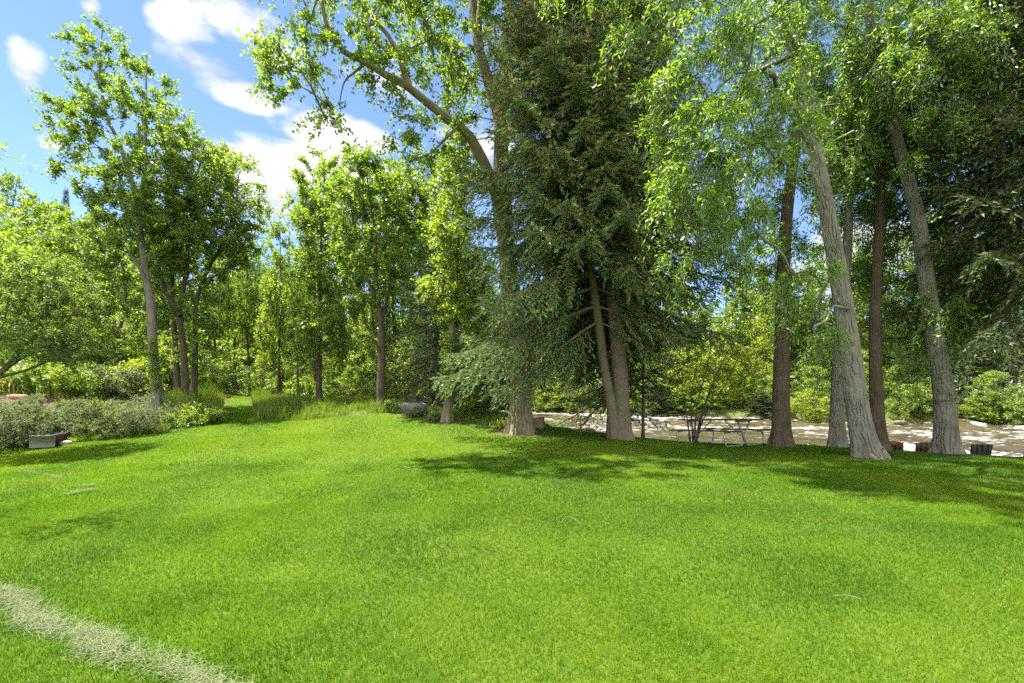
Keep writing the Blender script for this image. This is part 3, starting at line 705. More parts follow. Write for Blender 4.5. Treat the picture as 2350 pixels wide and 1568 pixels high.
# --- left group
decid('cottonwood_tree', 'tall thin cottonwood with twin pale tops rising into the sky at left', 'tree',
      [(PL([(362, 937), (359, 880), (351, 800), (346, 700), (336, 640), (323, 540), (313, 450), (293, 390), (273, 327), (247, 273), (233, 206), (230, 133), (236, 63)], 23), .205, .02)],
      [E(238, 150, 23, 62, 85, 1.5), E(175, 300, 23, 55, 60, 1.4), E(250, 290, 23, 70, 80, 1.7), E(337, 210, 22, 36, 85, 1.1), E(375, 330, 22, 50, 70, 1.5), E(310, 440, 22.5, 115, 100, 2.0), E(185, 395, 23, 45, 35, 1), E(290, 570, 23, 85, 80, 1.6), E(330, 690, 23, 60, 60, 1.2, .6)],
      190, .30, 250, .095, .075, M['bark_grey'], M['cotton'], 101,
      limbs=[(PL([(319, 490, 23), (329, 420, 22.7), (333, 366, 22.4), (333, 300, 22.2), (335, 200, 22), (337, 126, 22)], 22), .10, .015),
             (PL([(340, 660, 23), (322, 620, 22.7), (296, 580, 22.4), (270, 545, 22.2)], 22), .08, .03)], low=.3, bumpy=(60, .06, .02, .1), crad=.5, extra=(np.array(PL([(352, 880 - 12 * i, 22.6) for i in range(9)], 22.6)), .3, 90))
decid('cottonwood_tree', 'cottonwood with the leftmost dark trunk of the clump of three', 'tree',
      [(PL([(410, 932), (403, 800), (396, 690), (395, 600), (398, 480), (408, 380), (415, 300)], 25.5), .15, .02)],
      [E(425, 370, 25.5, 65, 95, 1.9), E(400, 520, 25.5, 85, 90, 2.1), E(395, 660, 25.5, 60, 60, 1.5, .5)], 120, .32, 165, .10, .08, M['bark_dark'], M['poplar'], 102, low=.35, group='clump of three cottonwoods')
decid('cottonwood_tree', 'cottonwood with the middle forked trunk of the clump of three', 'tree',
      [(PL([(428, 932), (421, 800), (413, 712), (428, 620), (432, 560), (448, 430), (470, 330)], 25), .17, .02)],
      [E(470, 400, 25, 65, 105, 2), E(445, 560, 25, 85, 85, 2), E(370, 560, 25, 50, 60, 1.5, .6)], 130, .32, 165, .10, .08, M['bark_dark'], M['poplar'], 103, low=.35,
      limbs=[(PL([(414, 725), (398, 700), (380, 668), (362, 600), (352, 530)], 24.6), .10, .03)], group='clump of three cottonwoods')
decid('cottonwood_tree', 'cottonwood with the rightmost trunk of the clump of three, crown spreading right', 'tree',
      [(PL([(444, 932), (448, 820), (448, 730), (456, 670), (482, 610), (512, 555), (538, 480), (548, 400)], 25.8), .15, .02)],
      [E(545, 450, 25.8, 52, 95, 2), E(500, 540, 25.8, 75, 75, 2), E(480, 770, 26.5, 55, 90, 1.6, .5)], 130, .32, 165, .10, .08, M['bark_dark'], M['poplar'], 104, low=.3, group='clump of three cottonwoods')
decid('cottonwood_tree', 'slender dark cottonwood on the slope leaning left behind the bushes', 'tree',
      [(PL([(279, 852), (271, 790), (266, 760), (252, 731), (217, 659), (180, 576), (160, 500)], 28), .16, .03)],
      [E(165, 540, 28, 85, 75, 2.4), E(235, 620, 28, 70, 90, 2.2), E(120, 650, 28, 80, 90, 2.4)], 120, .36, 220, .11, .085, M['bark_dark'], M['poplar'], 105, low=.35,
      limbs=[(PL([(268, 775), (284, 720), (288, 660), (280, 600)], 27.5), .08, .03)])
decid('serviceberry_tree', 'dark spreading small tree with fanning stems at the left edge', 'tree',
      [(PL([(-70, 1000), (-30, 895), (30, 825), (90, 740), (130, 660)], 14), .11, .015), (PL([(-66, 985), (-20, 880), (60, 850), (150, 815), (215, 800)], 13.6), .06, .01),
       (PL([(-66, 985), (-40, 860), (0, 760), (30, 650), (40, 570)], 14.4), .08, .012), (PL([(-64, 980), (-10, 870), (80, 800), (160, 730), (200, 680)], 13.8), .07, .01)],
      [E(70, 690, 14, 130, 100, 1.4), E(130, 790, 13.8, 95, 50, 1.1), E(10, 610, 14.4, 100, 70, 1.4), E(0, 800, 13.6, 80, 40, 1)], 210, .17, 230, .055, .036, M['bark_dark'], M['bush_dark'], 106, low=.3, hang=.1, crad=.36, rt=.005, up=.1)
decid('willow_tree', 'bright narrow leaved willow hanging in from beyond the left edge', 'tree',
      [([(-10.2, 6.3, 0.0), (-10.1, 6.25, 1.5), (-9.6, 6.1, 2.8), (-9.2, 6.0, 4.2), (-9.0, 5.9, 5.6)], .10, .02)],
      [(np.array([-10.4, 6.4, 4.6]), np.array([.9, .9, .8]), 1), (np.array([-8.6, 5.7, 3.3]), np.array([.9, .4, .25]), 1), (P(-45, 520, 6.9), np.array([.3, .3, .14]), 2), (P(-40, 395, 6.9), np.array([.15, .2, .4]), 1)],
      90, .2, 110, .095, .022, M['bark_dark'], M['willow'], 107, low=.3, crad=.36, rt=.004, tintb=.75)

# --- centre group
decid('poplar_tree', 'straight columnar poplar with leaves down to its brown trunk, centre left', 'tree',
      [(PL([(732, 931), (732, 850), (735, 760), (735, 640), (738, 540), (742, 450), (746, 375)], 26), .15, .02)],
      [E(742, 440, 26, 52, 85, 1.6), E(735, 590, 26, 62, 110, 1.9), E(733, 770, 26, 58, 85, 1.7), E(700, 470, 26, 26, 40, .8)], 170, .30, 210, .10, .08, M['bark_dark'], M['poplar'], 108, low=.12, crad=.5)
decid('cottonwood_tree', 'cottonwood with a dark trunk forking into a V, centre of the lawn edge', 'tree',
      [(PL([(879, 943), (874, 890), (876, 800), (874, 740), (868, 690), (862, 620), (860, 520), (848, 450), (838, 370)], 21.5), .175, .02)],
      [E(840, 420, 21.5, 65, 65, 1.6), E(797, 480, 21.2, 45, 75, 1.3), E(925, 480, 21.8, 55, 95, 1.6), E(870, 570, 21.5, 95, 80, 1.8), E(850, 660, 21.3, 60, 50, 1.3), E(960, 420, 22, 40, 60, 1.2)], 170, .28, 230, .09, .07, M['bark_dark'], M['cotton'], 109, low=.4,
      limbs=[(PL([(873, 715, 21.5), (846, 640, 21.2), (815, 530, 20.9), (798, 430, 20.6)], 21), .09, .02), (PL([(876, 735, 21.5), (892, 670, 21.8), (910, 560, 22), (930, 430, 22.2)], 22), .08, .02),
             (PL([(873, 810, 21.4), (862, 785, 21), (846, 772, 20.8), (822, 768, 20.6)], 21), .055, .02)], bumpy=(56, .06, .018, .1), crad=.46)
decid('cottonwood_tree', 'slim pale green cottonwood with leafy sprouts up its trunk', 'tree',
      [(PL([(1027, 970), (1030, 900), (1036, 800), (1043, 660), (1054, 520), (1060, 430), (1056, 345)], 19), .17, .02)],
      [E(1055, 420, 19, 48, 80, 1.1), E(1045, 550, 19, 58, 85, 1.3), E(1030, 680, 18.8, 56, 60, 1.2), E(1075, 740, 19, 36, 50, .9), E(1085, 640, 19, 36, 60, .9)], 150, .24, 200, .085, .06, M['bark_tan'], M['poplar'], 110, low=.15, crad=.42,
      bumpy=(60, .05, .022, .1), tintb=.62, extra=(np.array(PL([(1028 + 8 * math.sin(i * 2.1), 905 - 9 * i, 18.75) for i in range(16)], 18.7)), .2, 80))
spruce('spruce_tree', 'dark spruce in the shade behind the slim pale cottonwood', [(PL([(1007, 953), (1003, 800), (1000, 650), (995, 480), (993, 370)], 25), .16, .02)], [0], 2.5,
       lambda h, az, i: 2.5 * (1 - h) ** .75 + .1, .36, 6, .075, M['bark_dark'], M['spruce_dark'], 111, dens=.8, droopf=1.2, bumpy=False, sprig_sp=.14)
spruce('spruce_sapling', 'knee high young spruce at the water, left of the thick trunk', [(PL([(1104, 951), (1104, 868)], 21), .025, .004)], [0], .85, lambda h, az, i: .55 * (1 - h) ** .8 + .05, .13, 6, .05, M['bark_dark'], M['spruce_dark'], 112, droopf=.3, bumpy=False, blen=.07, dens=.9, sprig_sp=.1)
spruce('spruce_sapling', 'young thin spruce taller than its small neighbour, beside the thick trunk', [(PL([(1142, 958), (1141, 850), (1142, 735)], 20), .05, .006)], [0], 1.25, lambda h, az, i: .85 * (1 - h) ** .7 + .06, .2, 5, .055, M['bark_dark'], M['spruce_dark'], 113, droopf=.9, bumpy=False, sprig_sp=.11)

# --- the big cottonwood
decid('cottonwood_tree', 'huge old cottonwood with deeply furrowed trunk and one limb arching far left', 'tree',
      [(PL([(1196, 998), (1195, 920), (1193, 850), (1186, 760), (1174, 680), (1162, 580), (1153, 500), (1147, 416, 17.2), (1147, 300, 17.4), (1132, 226, 17.5), (1115, 166, 17.6), (1095, 90, 17.7), (1085, 0, 17.8), (1078, -150, 18), (1085, -320, 18)], 17), .36, .05)],
      [E(665, 130, 12.2, 95, 70, 1.1), E(610, 150, 12, 48, 60, .8), E(790, 45, 12.6, 110, 80, 1.4), E(745, 225, 12.6, 52, 50, .8), E(880, 165, 13.6, 60, 45, .9), E(930, 55, 14.3, 95, 75, 1.4), E(1010, 100, 16, 75, 120, 1.6),
       E(1000, 330, 14.6, 60, 55, 1.0), E(930, 310, 13.8, 36, 55, .8), E(1060, 250, 17.6, 50, 100, 1.3), E(1140, 120, 18.4, 60, 130, 1.5), E(1010, 420, 16.4, 40, 40, .7), E(800, -140, 13, 250, 130, 1.8, .55), E(1100, -200, 18, 150, 170, 2.4, .5), (np.array([-.4, 11.5, 14.4]), np.array([2.6, 1.3, 1.0]), 1.1)],
      430, .22, 200, .078, .06, M['bark_tan'], M['cotton'], 114, low=.45, bumpy=(240, .03, .042, .085), crad=.48, hang=.45, droop=.5, tintv=.2,
      limbs=[(PL([(1150, 520, 17), (1139, 450, 16.7), (1115, 383, 16.3), (1085, 326, 15.8), (1062, 298, 15.4), (1032, 277, 15), (982, 237, 14.5), (932, 197, 14), (882, 170, 13.6), (832, 140, 13.2), (792, 120, 12.9), (766, 83, 12.7), (746, 45, 12.6), (735, -30, 12.6)], 16), .20, .03),
             (PL([(938, 200, 14.05), (934, 188, 14.05), (916, 133, 14.1), (889, 80, 14.1), (859, 48, 14), (826, 8, 13.9), (800, -60, 13.8)], 16), .085, .02),
             (PL([(1101, 120, 17.6), (1099, 50, 17.3), (1103, 0, 17.2), (1112, -120, 17)], 17), .12, .04),
             (PL([(1176, 620, 17.6), (1162, 400, 18.2), (1158, 233, 18.4), (1164, 20, 18.6), (1168, -150, 18.6)], 18), .14, .05),
             (PL([(1050, 292, 15.2), (1020, 320, 14.9), (990, 350, 14.6), (960, 362, 14.4), (930, 372, 14.2)], 16), .05, .012),
             (PL([(1064, 300, 15.4), (1061, 283, 15.3), (1052, 279, 15.2), (1048, 288, 15.15)], 16), .05, .035),
             (PL([(840, 145, 13.3), (815, 165, 13.2), (790, 190, 13), (778, 240, 13)], 16), .035, .01),
             (PL([(1118, 435, 16.9), (1090, 440, 16.7), (1070, 455, 16.6), (1045, 462, 16.5)], 16), .04, .012)])

# --- the big double spruce
def cut(az, ai, h): return not (h < .11 and math.sin(az) < -.35 and (ai == 0 or math.cos(az) > -.6))
def prof_big(h, az, ai):
    r = 3.45 * max(0, 1 - h) ** .85 + .1
    if ai == 0 and math.cos(az) < -.3: r *= .75
    if ai == 1: r = 3.9 * max(0, 1 - h) ** .95 + .1; r *= .62 if math.cos(az) > .3 else (.8 if math.sin(az) < -.75 else 1)
    return r
spruce('spruce_tree', 'great spruce with two trunks and sweeping drooping branches in mid view',
       [(PL([(1428, 1008), (1425, 900), (1419, 800), (1410, 700), (1402, 500), (1398, 300), (1395, 100), (1392, -150), (1390, -480)], 16.5), .265, .04),
        (PL([(1410, 1002, 16.4), (1403, 930, 16.35), (1388, 850, 16.3), (1376, 760, 16.2), (1360, 640, 16), (1335, 450, 15.9), (1312, 250, 15.8), (1300, 130, 15.8), (1290, -100, 15.8), (1285, -430, 15.8)], 16), .15, .03)],
       [0, 1], {0: 4.3, 1: 3.5}, prof_big, .40, 7, .075, M['bark_spruce'], M['spruce'], 120, dens=1.55, droopf=1.3, cones=.4, azr=cut, sprig_sp=.075, blen=.22)
spruce('spruce_tree', 'thin brown trunked spruce behind the double spruce, its low sprays pale green', [(PL([(1397, 1004), (1397, 900), (1394, 780), (1390, 620)], 19.2), .085, .015)], [0], 1.35, lambda h, az, i: 2.1 * (1 - h) ** .8 + .1, .3, 5, .065, M['bark_spruce'], M['spruce'], 121, droopf=1.0, bumpy=False, sprig_sp=.12)
spruce('spruce_tree', 'young spruce with a pole thin trunk right of the double spruce', [(PL([(1476, 1009), (1476, 900), (1476, 760), (1475, 640)], 18.4), .055, .012)], [0], 1.75, lambda h, az, i: 1.35 * (1 - h) ** .8 + .1, .28, 5, .06, M['bark_dark'], M['spruce_dark'], 122, droopf=1.2, bumpy=False, sprig_sp=.11)

# --- willows at right
WK = dict(rt=.0058, hang=.8, droop=.9, twigs=7, up=.25, upb=.35)
def wll(*a): return E(*a)
decid('willow_tree', 'tree with an upright dark brown trunk just right of the picnic table', 'tree',
      [(PL([(1793, 1025), (1793, 960), (1792, 900), (1795, 800), (1797, 650), (1804, 520), (1813, 430), (1828, 300), (1836, 170), (1840, 20), (1842, -200)], 15.5), .235, .05)],
      [E(1770, 560, 15.7, 95, 90, 1.4), E(1740, 400, 15.7, 120, 90, 1.6), E(1850, 180, 15.7, 110, 140, 1.8), E(1800, 60, 15.7, 150, 110, 1.9), E(1840, 700, 15.2, 50, 60, .9, .8), E(1800, -220, 15.7, 200, 150, 2.4, .4), E(1690, 560, 15.8, 60, 70, 1.1)],
      210, .25, 230, .115, .031, M['bark_dark'], M['willow'], 130, low=.3, bumpy=(160, .032, .032, .08), crad=.5, **WK)
decid('willow_tree', 'big pale grey willow trunk leaning left, nearest on the lawn', 'tree',
      [(PL([(1992, 1054), (1986, 1040), (1971, 960), (1957, 860), (1946, 770), (1926, 640), (1906, 530), (1886, 420), (1860, 300), (1836, 180), (1812, 80), (1790, 0), (1760, -120), (1730, -300)], 13), .25, .06)],
      [E(1680, 320, 10.0, 150, 95, 1.5), E(1590, 430, 10.0, 95, 75, 1.1), E(1545, 230, 10.0, 90, 75, 1.1), E(1700, 110, 10.0, 150, 100, 1.7), E(1500, 70, 10.0, 80, 55, 1.0), E(1870, 660, 11.1, 70, 60, .8), E(1850, 780, 11.0, 65, 55, .7), E(1960, 300, 14.5, 90, 100, 1.2), E(1660, 500, 10.2, 80, 55, .9), E(1560, 560, 11.4, 55, 35, .6, .8), E(1600, -150, 10.2, 230, 110, 2.0, .4), (np.array([4.0, 6.2, 9.0]), np.array([2.2, 1.1, .9]), .9), (np.array([2.3, 8.8, 10.2]), np.array([2.0, 1.2, .8]), .9), (np.array([3.4, 10.5, 13.0]), np.array([2.3, 1.3, .9]), .9)],
      330, .2, 250, .098, .028, M['bark_grey'], M['willow'], 131, low=.3, bumpy=(190, .026, .036, .08), crad=.40, **WK)
decid('willow_tree', 'straight grey brown trunk half hidden left of the leaning willow', 'tree',
      [(PL([(1919, 1030), (1922, 900), (1926, 800), (1934, 700), (1945, 560), (1950, 420), (1952, 260), (1955, 60)], 15.9), .19, .05)],
      [E(1950, 560, 16.6, 60, 90, 1.2), E(1985, 400, 16.6, 90, 100, 1.4), E(1960, 200, 16.6, 100, 110, 1.5), E(1905, 800, 16.4, 45, 55, .8, .8)],
      150, .26, 220, .115, .031, M['bark_grey'], M['willow'], 132, low=.3, bumpy=(120, .04, .026, .075), crad=.5, **WK)
decid('willow_tree', 'dark rough trunk standing just behind the foot of the leaning willow', 'tree',
      [(PL([(2016, 1033), (2011, 900), (2008, 780), (2010, 680), (2014, 600), (2020, 480), (2024, 340), (2030, 100)], 15.1), .18, .05)],
      [E(2050, 600, 16, 75, 80, 1.2), E(2055, 740, 15.8, 62, 55, .9), E(2010, 300, 16, 100, 110, 1.5), E(2060, 430, 16, 80, 80, 1.2), E(2080, 830, 15.8, 50, 30, .6, .7)],
      160, .26, 220, .115, .031, M['bark_dark'], M['willow'], 133, low=.25, bumpy=(120, .04, .028, .075), crad=.5, **WK)
wt = decid('willow_tree', 'grey furrowed willow trunk with a wire round it, rising left among the chairs', 'tree',
      [(PL([(2172, 1039), (2169, 960), (2165, 900), (2155, 830), (2140, 740), (2122, 620), (2106, 500), (2086, 420), (2058, 320), (2030, 220), (2010, 130), (1990, 0), (1965, -180)], 14), .235, .06)],
      [E(2090, 150, 13.4, 120, 95, 1.3), E(2180, 70, 13, 100, 70, 1.1), E(2060, 330, 14, 90, 80, 1.2), E(2150, 540, 14.4, 80, 70, 1.1), E(2120, 690, 14.2, 90, 55, 1.0), E(2150, 800, 14.4, 60, 35, .7), E(2190, 250, 13.5, 70, 80, 1.1), E(2000, -150, 14.4, 220, 120, 2.0, .4), E(2050, 60, 13.6, 90, 70, 1.1)],
      240, .22, 225, .11, .030, M['bark_grey'], M['willow'], 134, low=.3, bumpy=(180, .03, .034, .08), crad=.47, **WK)
pts = []
for i in range(25):
    a = i / 24 * 2 * np.pi; c = P(2166, 918, 14); pts.append(c + np.array([math.cos(a) * .235, math.sin(a) * .235, .03 * math.cos(a + .4)]))
w = MB(); w.tube(pts, .009, 6, False); tag(part('wire_loop', w.mesh('wire_loop', M['wire'])), 'thin dark wire loop around the grey willow trunk', 'wire')
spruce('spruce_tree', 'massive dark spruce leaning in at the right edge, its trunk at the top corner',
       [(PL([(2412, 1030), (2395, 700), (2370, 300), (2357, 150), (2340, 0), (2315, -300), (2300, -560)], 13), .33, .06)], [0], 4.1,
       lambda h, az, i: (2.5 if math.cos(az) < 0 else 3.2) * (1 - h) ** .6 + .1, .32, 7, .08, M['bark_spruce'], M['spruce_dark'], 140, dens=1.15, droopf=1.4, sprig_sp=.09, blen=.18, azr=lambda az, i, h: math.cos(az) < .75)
decid('alder_shrub', 'many stemmed alder with sunlit lime leaves growing behind the picnic table', 'shrub',
      [(PL([(1583, 1006), (1574, 940), (1565, 880), (1568, 820)], 18), .024, .007), (PL([(1590, 1006), (1586, 930), (1590, 880), (1600, 830)], 18.1), .024, .007),
       (PL([(1594, 1006), (1600, 930), (1618, 860), (1638, 770)], 18), .027, .007), (PL([(1597, 1006), (1612, 945), (1640, 870), (1690, 770), (1720, 745)], 18.1), .027, .007),
       (PL([(1600, 1006), (1618, 955), (1660, 890), (1700, 815), (1735, 790)], 17.8), .024, .007), (PL([(1600, 1006), (1610, 960), (1630, 900), (1650, 880), (1675, 855)], 17.9), .022, .007)],
      [E(1600, 850, 18.2, 65, 50, .9), E(1690, 800, 18.2, 75, 65, 1.0), E(1650, 880, 18.2, 70, 45, .8), E(1720, 730, 18.2, 50, 40, .7)], 75, .25, 130, .06, .04, M['bark_dark'], M['lime'], 141, low=.35, crad=.42, rt=.005, bases=True)

# ------------------------------------------------------------------ shrubs
def shrub(name, label, u, v, D, hw, hp, leaf, seed, ll=.05, lw=.034, n=70, per=110, cat='shrub', group=None, tintb=.5, bark='bark_dark', dome=.5, dep=1.0):
    b = ground_at(u, v, D); k = D * DS / F; W = hw * k; H = hp * k
    rng = np.random.default_rng(seed); tr = []
    for i in range(5):
        a = rng.uniform(0, 6.28); e = b + np.array([math.cos(a) * W * .55, math.sin(a) * W * .55 * dep, H * rng.uniform(.55, .85)])
        tr.append(([b + np.array([math.cos(a) * .06, math.sin(a) * .06, 0]), b * .5 + e * .5 + np.array([0, 0, H * .12]), e], .022, .006))
    el = [(b + np.array([0, 0, H * .52]), np.array([W, W * dep, H * .5]), 1), (b + np.array([W * .35, -.1, H * .3]), np.array([W * .65, W * dep * .8, H * .32]), 1), (b + np.array([-W * .35, -.1, H * .3]), np.array([W * .65, W * dep * .8, H * .32]), 1),
          (b + np.array([W * rng.uniform(-.5, .5), 0, H * .8]), np.array([W * .35, W * .35, H * .25]), .7)]
    return decid(name, label, cat, tr, el, n, min(W, H) * .09, per, ll, lw, M[bark], M[leaf], seed, low=.1, crad=max(.14, .26 * min(W, H)), rt=.0035, up=.2, group=group, tintb=tintb, hang=.05, droop=.1, shell=.8)

RB0 = random.Random(3)
SG = 'grey green shrubs along the left bed'
for i, (u, v, D, hw, hp, lab) in enumerate([
    (330, 992, 17.5, 60, 88, 'grey green shrub at the foot of the tall thin cottonwood'), (255, 996, 17.1, 58, 78, 'grey green shrub second from the tall cottonwood, on the lawn edge'),
    (185, 994, 17.1, 52, 72, 'grey green shrub third along the bed, right of the dirt slope'), (292, 962, 18.8, 60, 66, 'grey green shrub in the second row behind the lawn edge shrubs'),
    (215, 955, 19.2, 55, 50, 'low grey shrub at the back of the bed beside the dirt slope'), (60, 1012, 15.6, 56, 80, 'grey green shrub growing over the timber box'),
    (-15, 1018, 14.8, 70, 115, 'large pale shrub in the left corner beside the timber box'), (105, 985, 17, 40, 52, 'small grey shrub between the timber box and the dirt slope'), (35, 948, 18.6, 26, 24, 'tiny grey plant on the dirt slope nearest the left edge'), (112, 955, 18.4, 28, 26, 'tiny grey plant in the middle of the dirt slope'), (165, 938, 19.6, 30, 30, 'tiny grey plant at the right end of the dirt slope'), (75, 932, 19.8, 24, 22, 'tiny grey plant just below the red sandstone blocks')]):
    shrub('sage_shrub', lab, u, v, D, hw, hp * RB0.uniform(.85, 1.15), ('sage', 'sagegreen')[i % 3 == 1], 200 + i, .048, .028, 70 if hp > 40 else 24, 120, group=SG, tintb=RB0.uniform(.35, .65))
YG = 'yellow green bushes on the left slope'
for i, (u, v, D, hw, hp, leaf, lab) in enumerate([
    (90, 915, 22, 75, 55, 'poplar', 'low bright bush above the red stones at far left'), (180, 918, 22.5, 75, 62, 'poplar', 'bright bush on the slope in front of the leaning dark cottonwood'),
    (262, 915, 23.5, 60, 66, 'sage', 'pale bush on the slope left of the tall thin cottonwood'), (320, 905, 25, 50, 80, 'lime', 'yellow green bush right behind the tall thin cottonwood trunk'),
    (240, 862, 28, 75, 85, 'poplar', 'bushy green thicket at the foot of the leaning dark cottonwood'), (140, 872, 27, 90, 90, 'cotton', 'thicket on the slope below the dark spreading tree'),
    (330, 830, 30, 45, 85, 'lime', 'sunlit yellow bush high on the slope between the two left trunks'), (25, 885, 26, 80, 80, 'poplar', 'leafy bush at the left edge on the upper slope')]):
    shrub('slope_bush', lab, u, v, D, hw, hp, leaf, 220 + i, .075, .052, 85, 110, group=YG)
for i, (u, v, D, hw, hp, leaf, lab) in enumerate([
    (425, 975, 18.9, 42, 46, 'poplar', 'fresh green clump in the tall grass right of the grey shrubs'), (478, 968, 19.6, 34, 40, 'poplar', 'smaller fresh green clump in tall grass beside the path'),
    (520, 920, 40, 52, 72, 'bush_dark', 'dark shrub in deep shade beside the far end of the path'), (597, 919, 42, 17, 22, 'sage', 'small grey shrub on the right of the far path end'), (628, 917, 43, 16, 24, 'sage', 'round grey shrub by the pale trunks at the far path end'),
    (800, 932, 27, 48, 60, 'poplar', 'green bush between the columnar poplar and the forked cottonwood'), (846, 938, 25, 40, 46, 'lime', 'yellowish bush just left of the forked cottonwood'), (925, 936, 25.5, 38, 50, 'lime', 'yellowish bush just right of the forked cottonwood'),
    (965, 938, 24, 22, 36, 'sage', 'pale weedy bush behind the grey boulder'), (1078, 962, 19.6, 26, 62, 'lime', 'yellow green bush right of the slim pale cottonwood'), (760, 930, 29, 34, 54, 'poplar', 'leafy bush at the foot of the columnar poplar'),
    (690, 928, 33, 36, 60, 'poplar', 'green bush behind the right hand tall grass'), (955, 957, 20, 20, 16, 'sage', 'low pale weeds in front of the grey boulder'), (1000, 966, 19.2, 16, 14, 'sage', 'low pale weeds at the foot of the slim cottonwood'), (1160, 985, 17.4, 14, 26, 'lime', 'small leafy weed against the thick furrowed trunk'),
    (900, 950, 21, 16, 20, 'poplar', 'leafy weeds at the foot of the forked cottonwood'), (1860, 1010, 17.5, 28, 60, 'poplar', 'thin young willow shoots at the water left of the grey trunks')]):
    shrub('bush' if hp > 30 else 'weed_clump', lab, u, v, D, hw, hp, leaf, 240 + i, .06 if D < 30 else .11, .04 if D < 30 else .08, 50 if hp > 30 else 26, 90 if 'shoots' not in lab else 22, cat='shrub' if hp > 30 else 'weeds')

# ------------------------------------------------------------------ background trees: prototypes 10 m high, copied
def proto(kind, seed):
    o = np.array([0., 0., 0.]); H = 10.
    def e(x, z, r, rz, y=0., w=1): return (np.array([x, y, z]), np.array([r, r, rz]), w)
    rng = np.random.default_rng(seed); wob = lambda s: rng.normal(0, s)
    if kind == 'broad':
        return decid('cottonwood_tree', 'x', 'tree', [([o, (wob(.2), wob(.2), 3.), (wob(.4), wob(.3), 6.), (wob(.6), wob(.4), 9.3)], .17, .02)],
                     [e(wob(.3), 8.2, 1.3, 1.6), e(.9, 6.3, 1.5, 1.6, .4), e(-1.0, 5.9, 1.5, 1.6, -.4), e(0, 4.2, 2.0, 1.5), e(wob(.5), 2.6, 1.6, 1., 0, .4)], 110, .42, 135, .15, .115, M['bark_dark'], M['cotton'], seed, crad=.62, bases=False)
    if kind == 'column':
        return decid('poplar_tree', 'x', 'tree', [([o, (wob(.1), wob(.1), 3.), (wob(.2), wob(.2), 6.), (wob(.3), wob(.2), 9.4)], .15, .02)],
                     [e(0, 8.3, .9, 1.7), e(.3, 5.8, 1.35, 2.0), e(-.2, 3.6, 1.5, 1.7), e(0, 2.0, 1.2, .9, 0, .5)], 100, .40, 135, .15, .115, M['bark_dark'], M['poplar'], seed, crad=.58, bases=False)
    if kind == 'tall':
        return decid('cottonwood_tree', 'x', 'tree', [([o, (wob(.2), wob(.2), 3.5), (wob(.4), wob(.3), 6.), (wob(.5), wob(.4), 9.4)], .19, .03)],
                     [e(wob(.4), 8.0, 1.7, 1.8), e(.5, 6.0, 1.9, 1.4), e(-.6, 4.9, 1.5, 1.1, 0, .5)], 95, .42, 135, .15, .115, M['bark_dark'], M['cotton'], seed, crad=.62, bases=False, low=.4)
    if kind == 'bush':
        tr = [([o + np.array([.1 * i, 0, 0]), (1.2 * math.cos(i * 1.7), 1.2 * math.sin(i * 1.7), 4.), (2 * math.cos(i * 1.7), 2 * math.sin(i * 1.7), 7.5)], .10, .02) for i in range(4)]
        return decid('willow_shrub', 'x', 'shrub', tr, [e(0, 5.5, 2.6, 3.9), e(1.4, 3.4, 2.0, 2.8, -.6), e(-1.5, 3.0, 2.0, 2.6, -.4), e(.3, 8.3, 1.3, 1.4, 0, .7)], 120, .45, 135, .19, .12, M['bark_dark'], M['poplar'], seed, crad=.8, bases=False, low=.05)
    if kind == 'lime':
        tr = [([o + np.array([.1 * i, 0, 0]), (1.2 * math.cos(i * 1.7), 1.2 * math.sin(i * 1.7), 4.), (2 * math.cos(i * 1.7), 2 * math.sin(i * 1.7), 7.5)], .10, .02) for i in range(4)]
        return decid('willow_shrub', 'x', 'shrub', tr, [e(0, 5.5, 2.6, 3.9), e(1.6, 3.2, 2.0, 2.8, -.8), e(-1.5, 3.0, 2.0, 2.6, -.6), e(-.5, 8.2, 1.4, 1.5, 0, .7)], 120, .45, 135, .19, .11, M['bark_dark'], M['lime'], seed, crad=.8, bases=False, low=.05)
    if kind == 'spruce':
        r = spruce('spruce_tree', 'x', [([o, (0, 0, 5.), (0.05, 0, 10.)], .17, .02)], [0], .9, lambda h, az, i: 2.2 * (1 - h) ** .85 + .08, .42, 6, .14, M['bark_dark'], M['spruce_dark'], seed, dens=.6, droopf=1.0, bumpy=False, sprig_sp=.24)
        dz = r.location.z; r.location.z = 0
        for c in SC.objects:
            if c.parent == r: c.location.z = dz * 0
        return r
_h = height
height = lambda x, y: np.zeros(np.shape(x)) if np.ndim(x) else 0.0     # prototypes stand on z = 0
PRO = {k: [proto(k, 300 + 10 * j + i) for i in range(n)] for j, (k, n) in enumerate((('broad', 2), ('column', 2), ('tall', 2), ('bush', 2), ('lime', 1), ('spruce', 1)))}
height = _h
refresh_kids()
used = {}
RB = random.Random(5)
def place(kind, u, vt, D, hw, label, group=None, sink=.1):
    i = used.get(kind, 0); used[kind] = i + 1; ps = PRO[kind]; p = ps[i % len(ps)]
    o = p if i < len(ps) else copy_tree(p)
    b = ground_at(u, 905, D); top = EYE + (HZ - vt) / F * D * DS; H = max(.8, top - b[2])
    bw = {'broad': 2.5, 'column': 1.6, 'tall': 2.3, 'bush': 3.2, 'lime': 3.2, 'spruce': 2.2}[kind]
    sxy = hw * D * DS / F / bw; sz = H / 10
    o.location = (b[0], b[1], b[2] - sink); o.scale = (sxy * RB.uniform(.9, 1.1), sxy * RB.uniform(.9, 1.1), sz); o.rotation_euler = (0, 0, RB.uniform(0, 6.28))
    o['label'] = label
    if group: o['group'] = group
    elif 'group' in o.keys(): del o['group']
    return o
LH = 'trees on the left hillside'
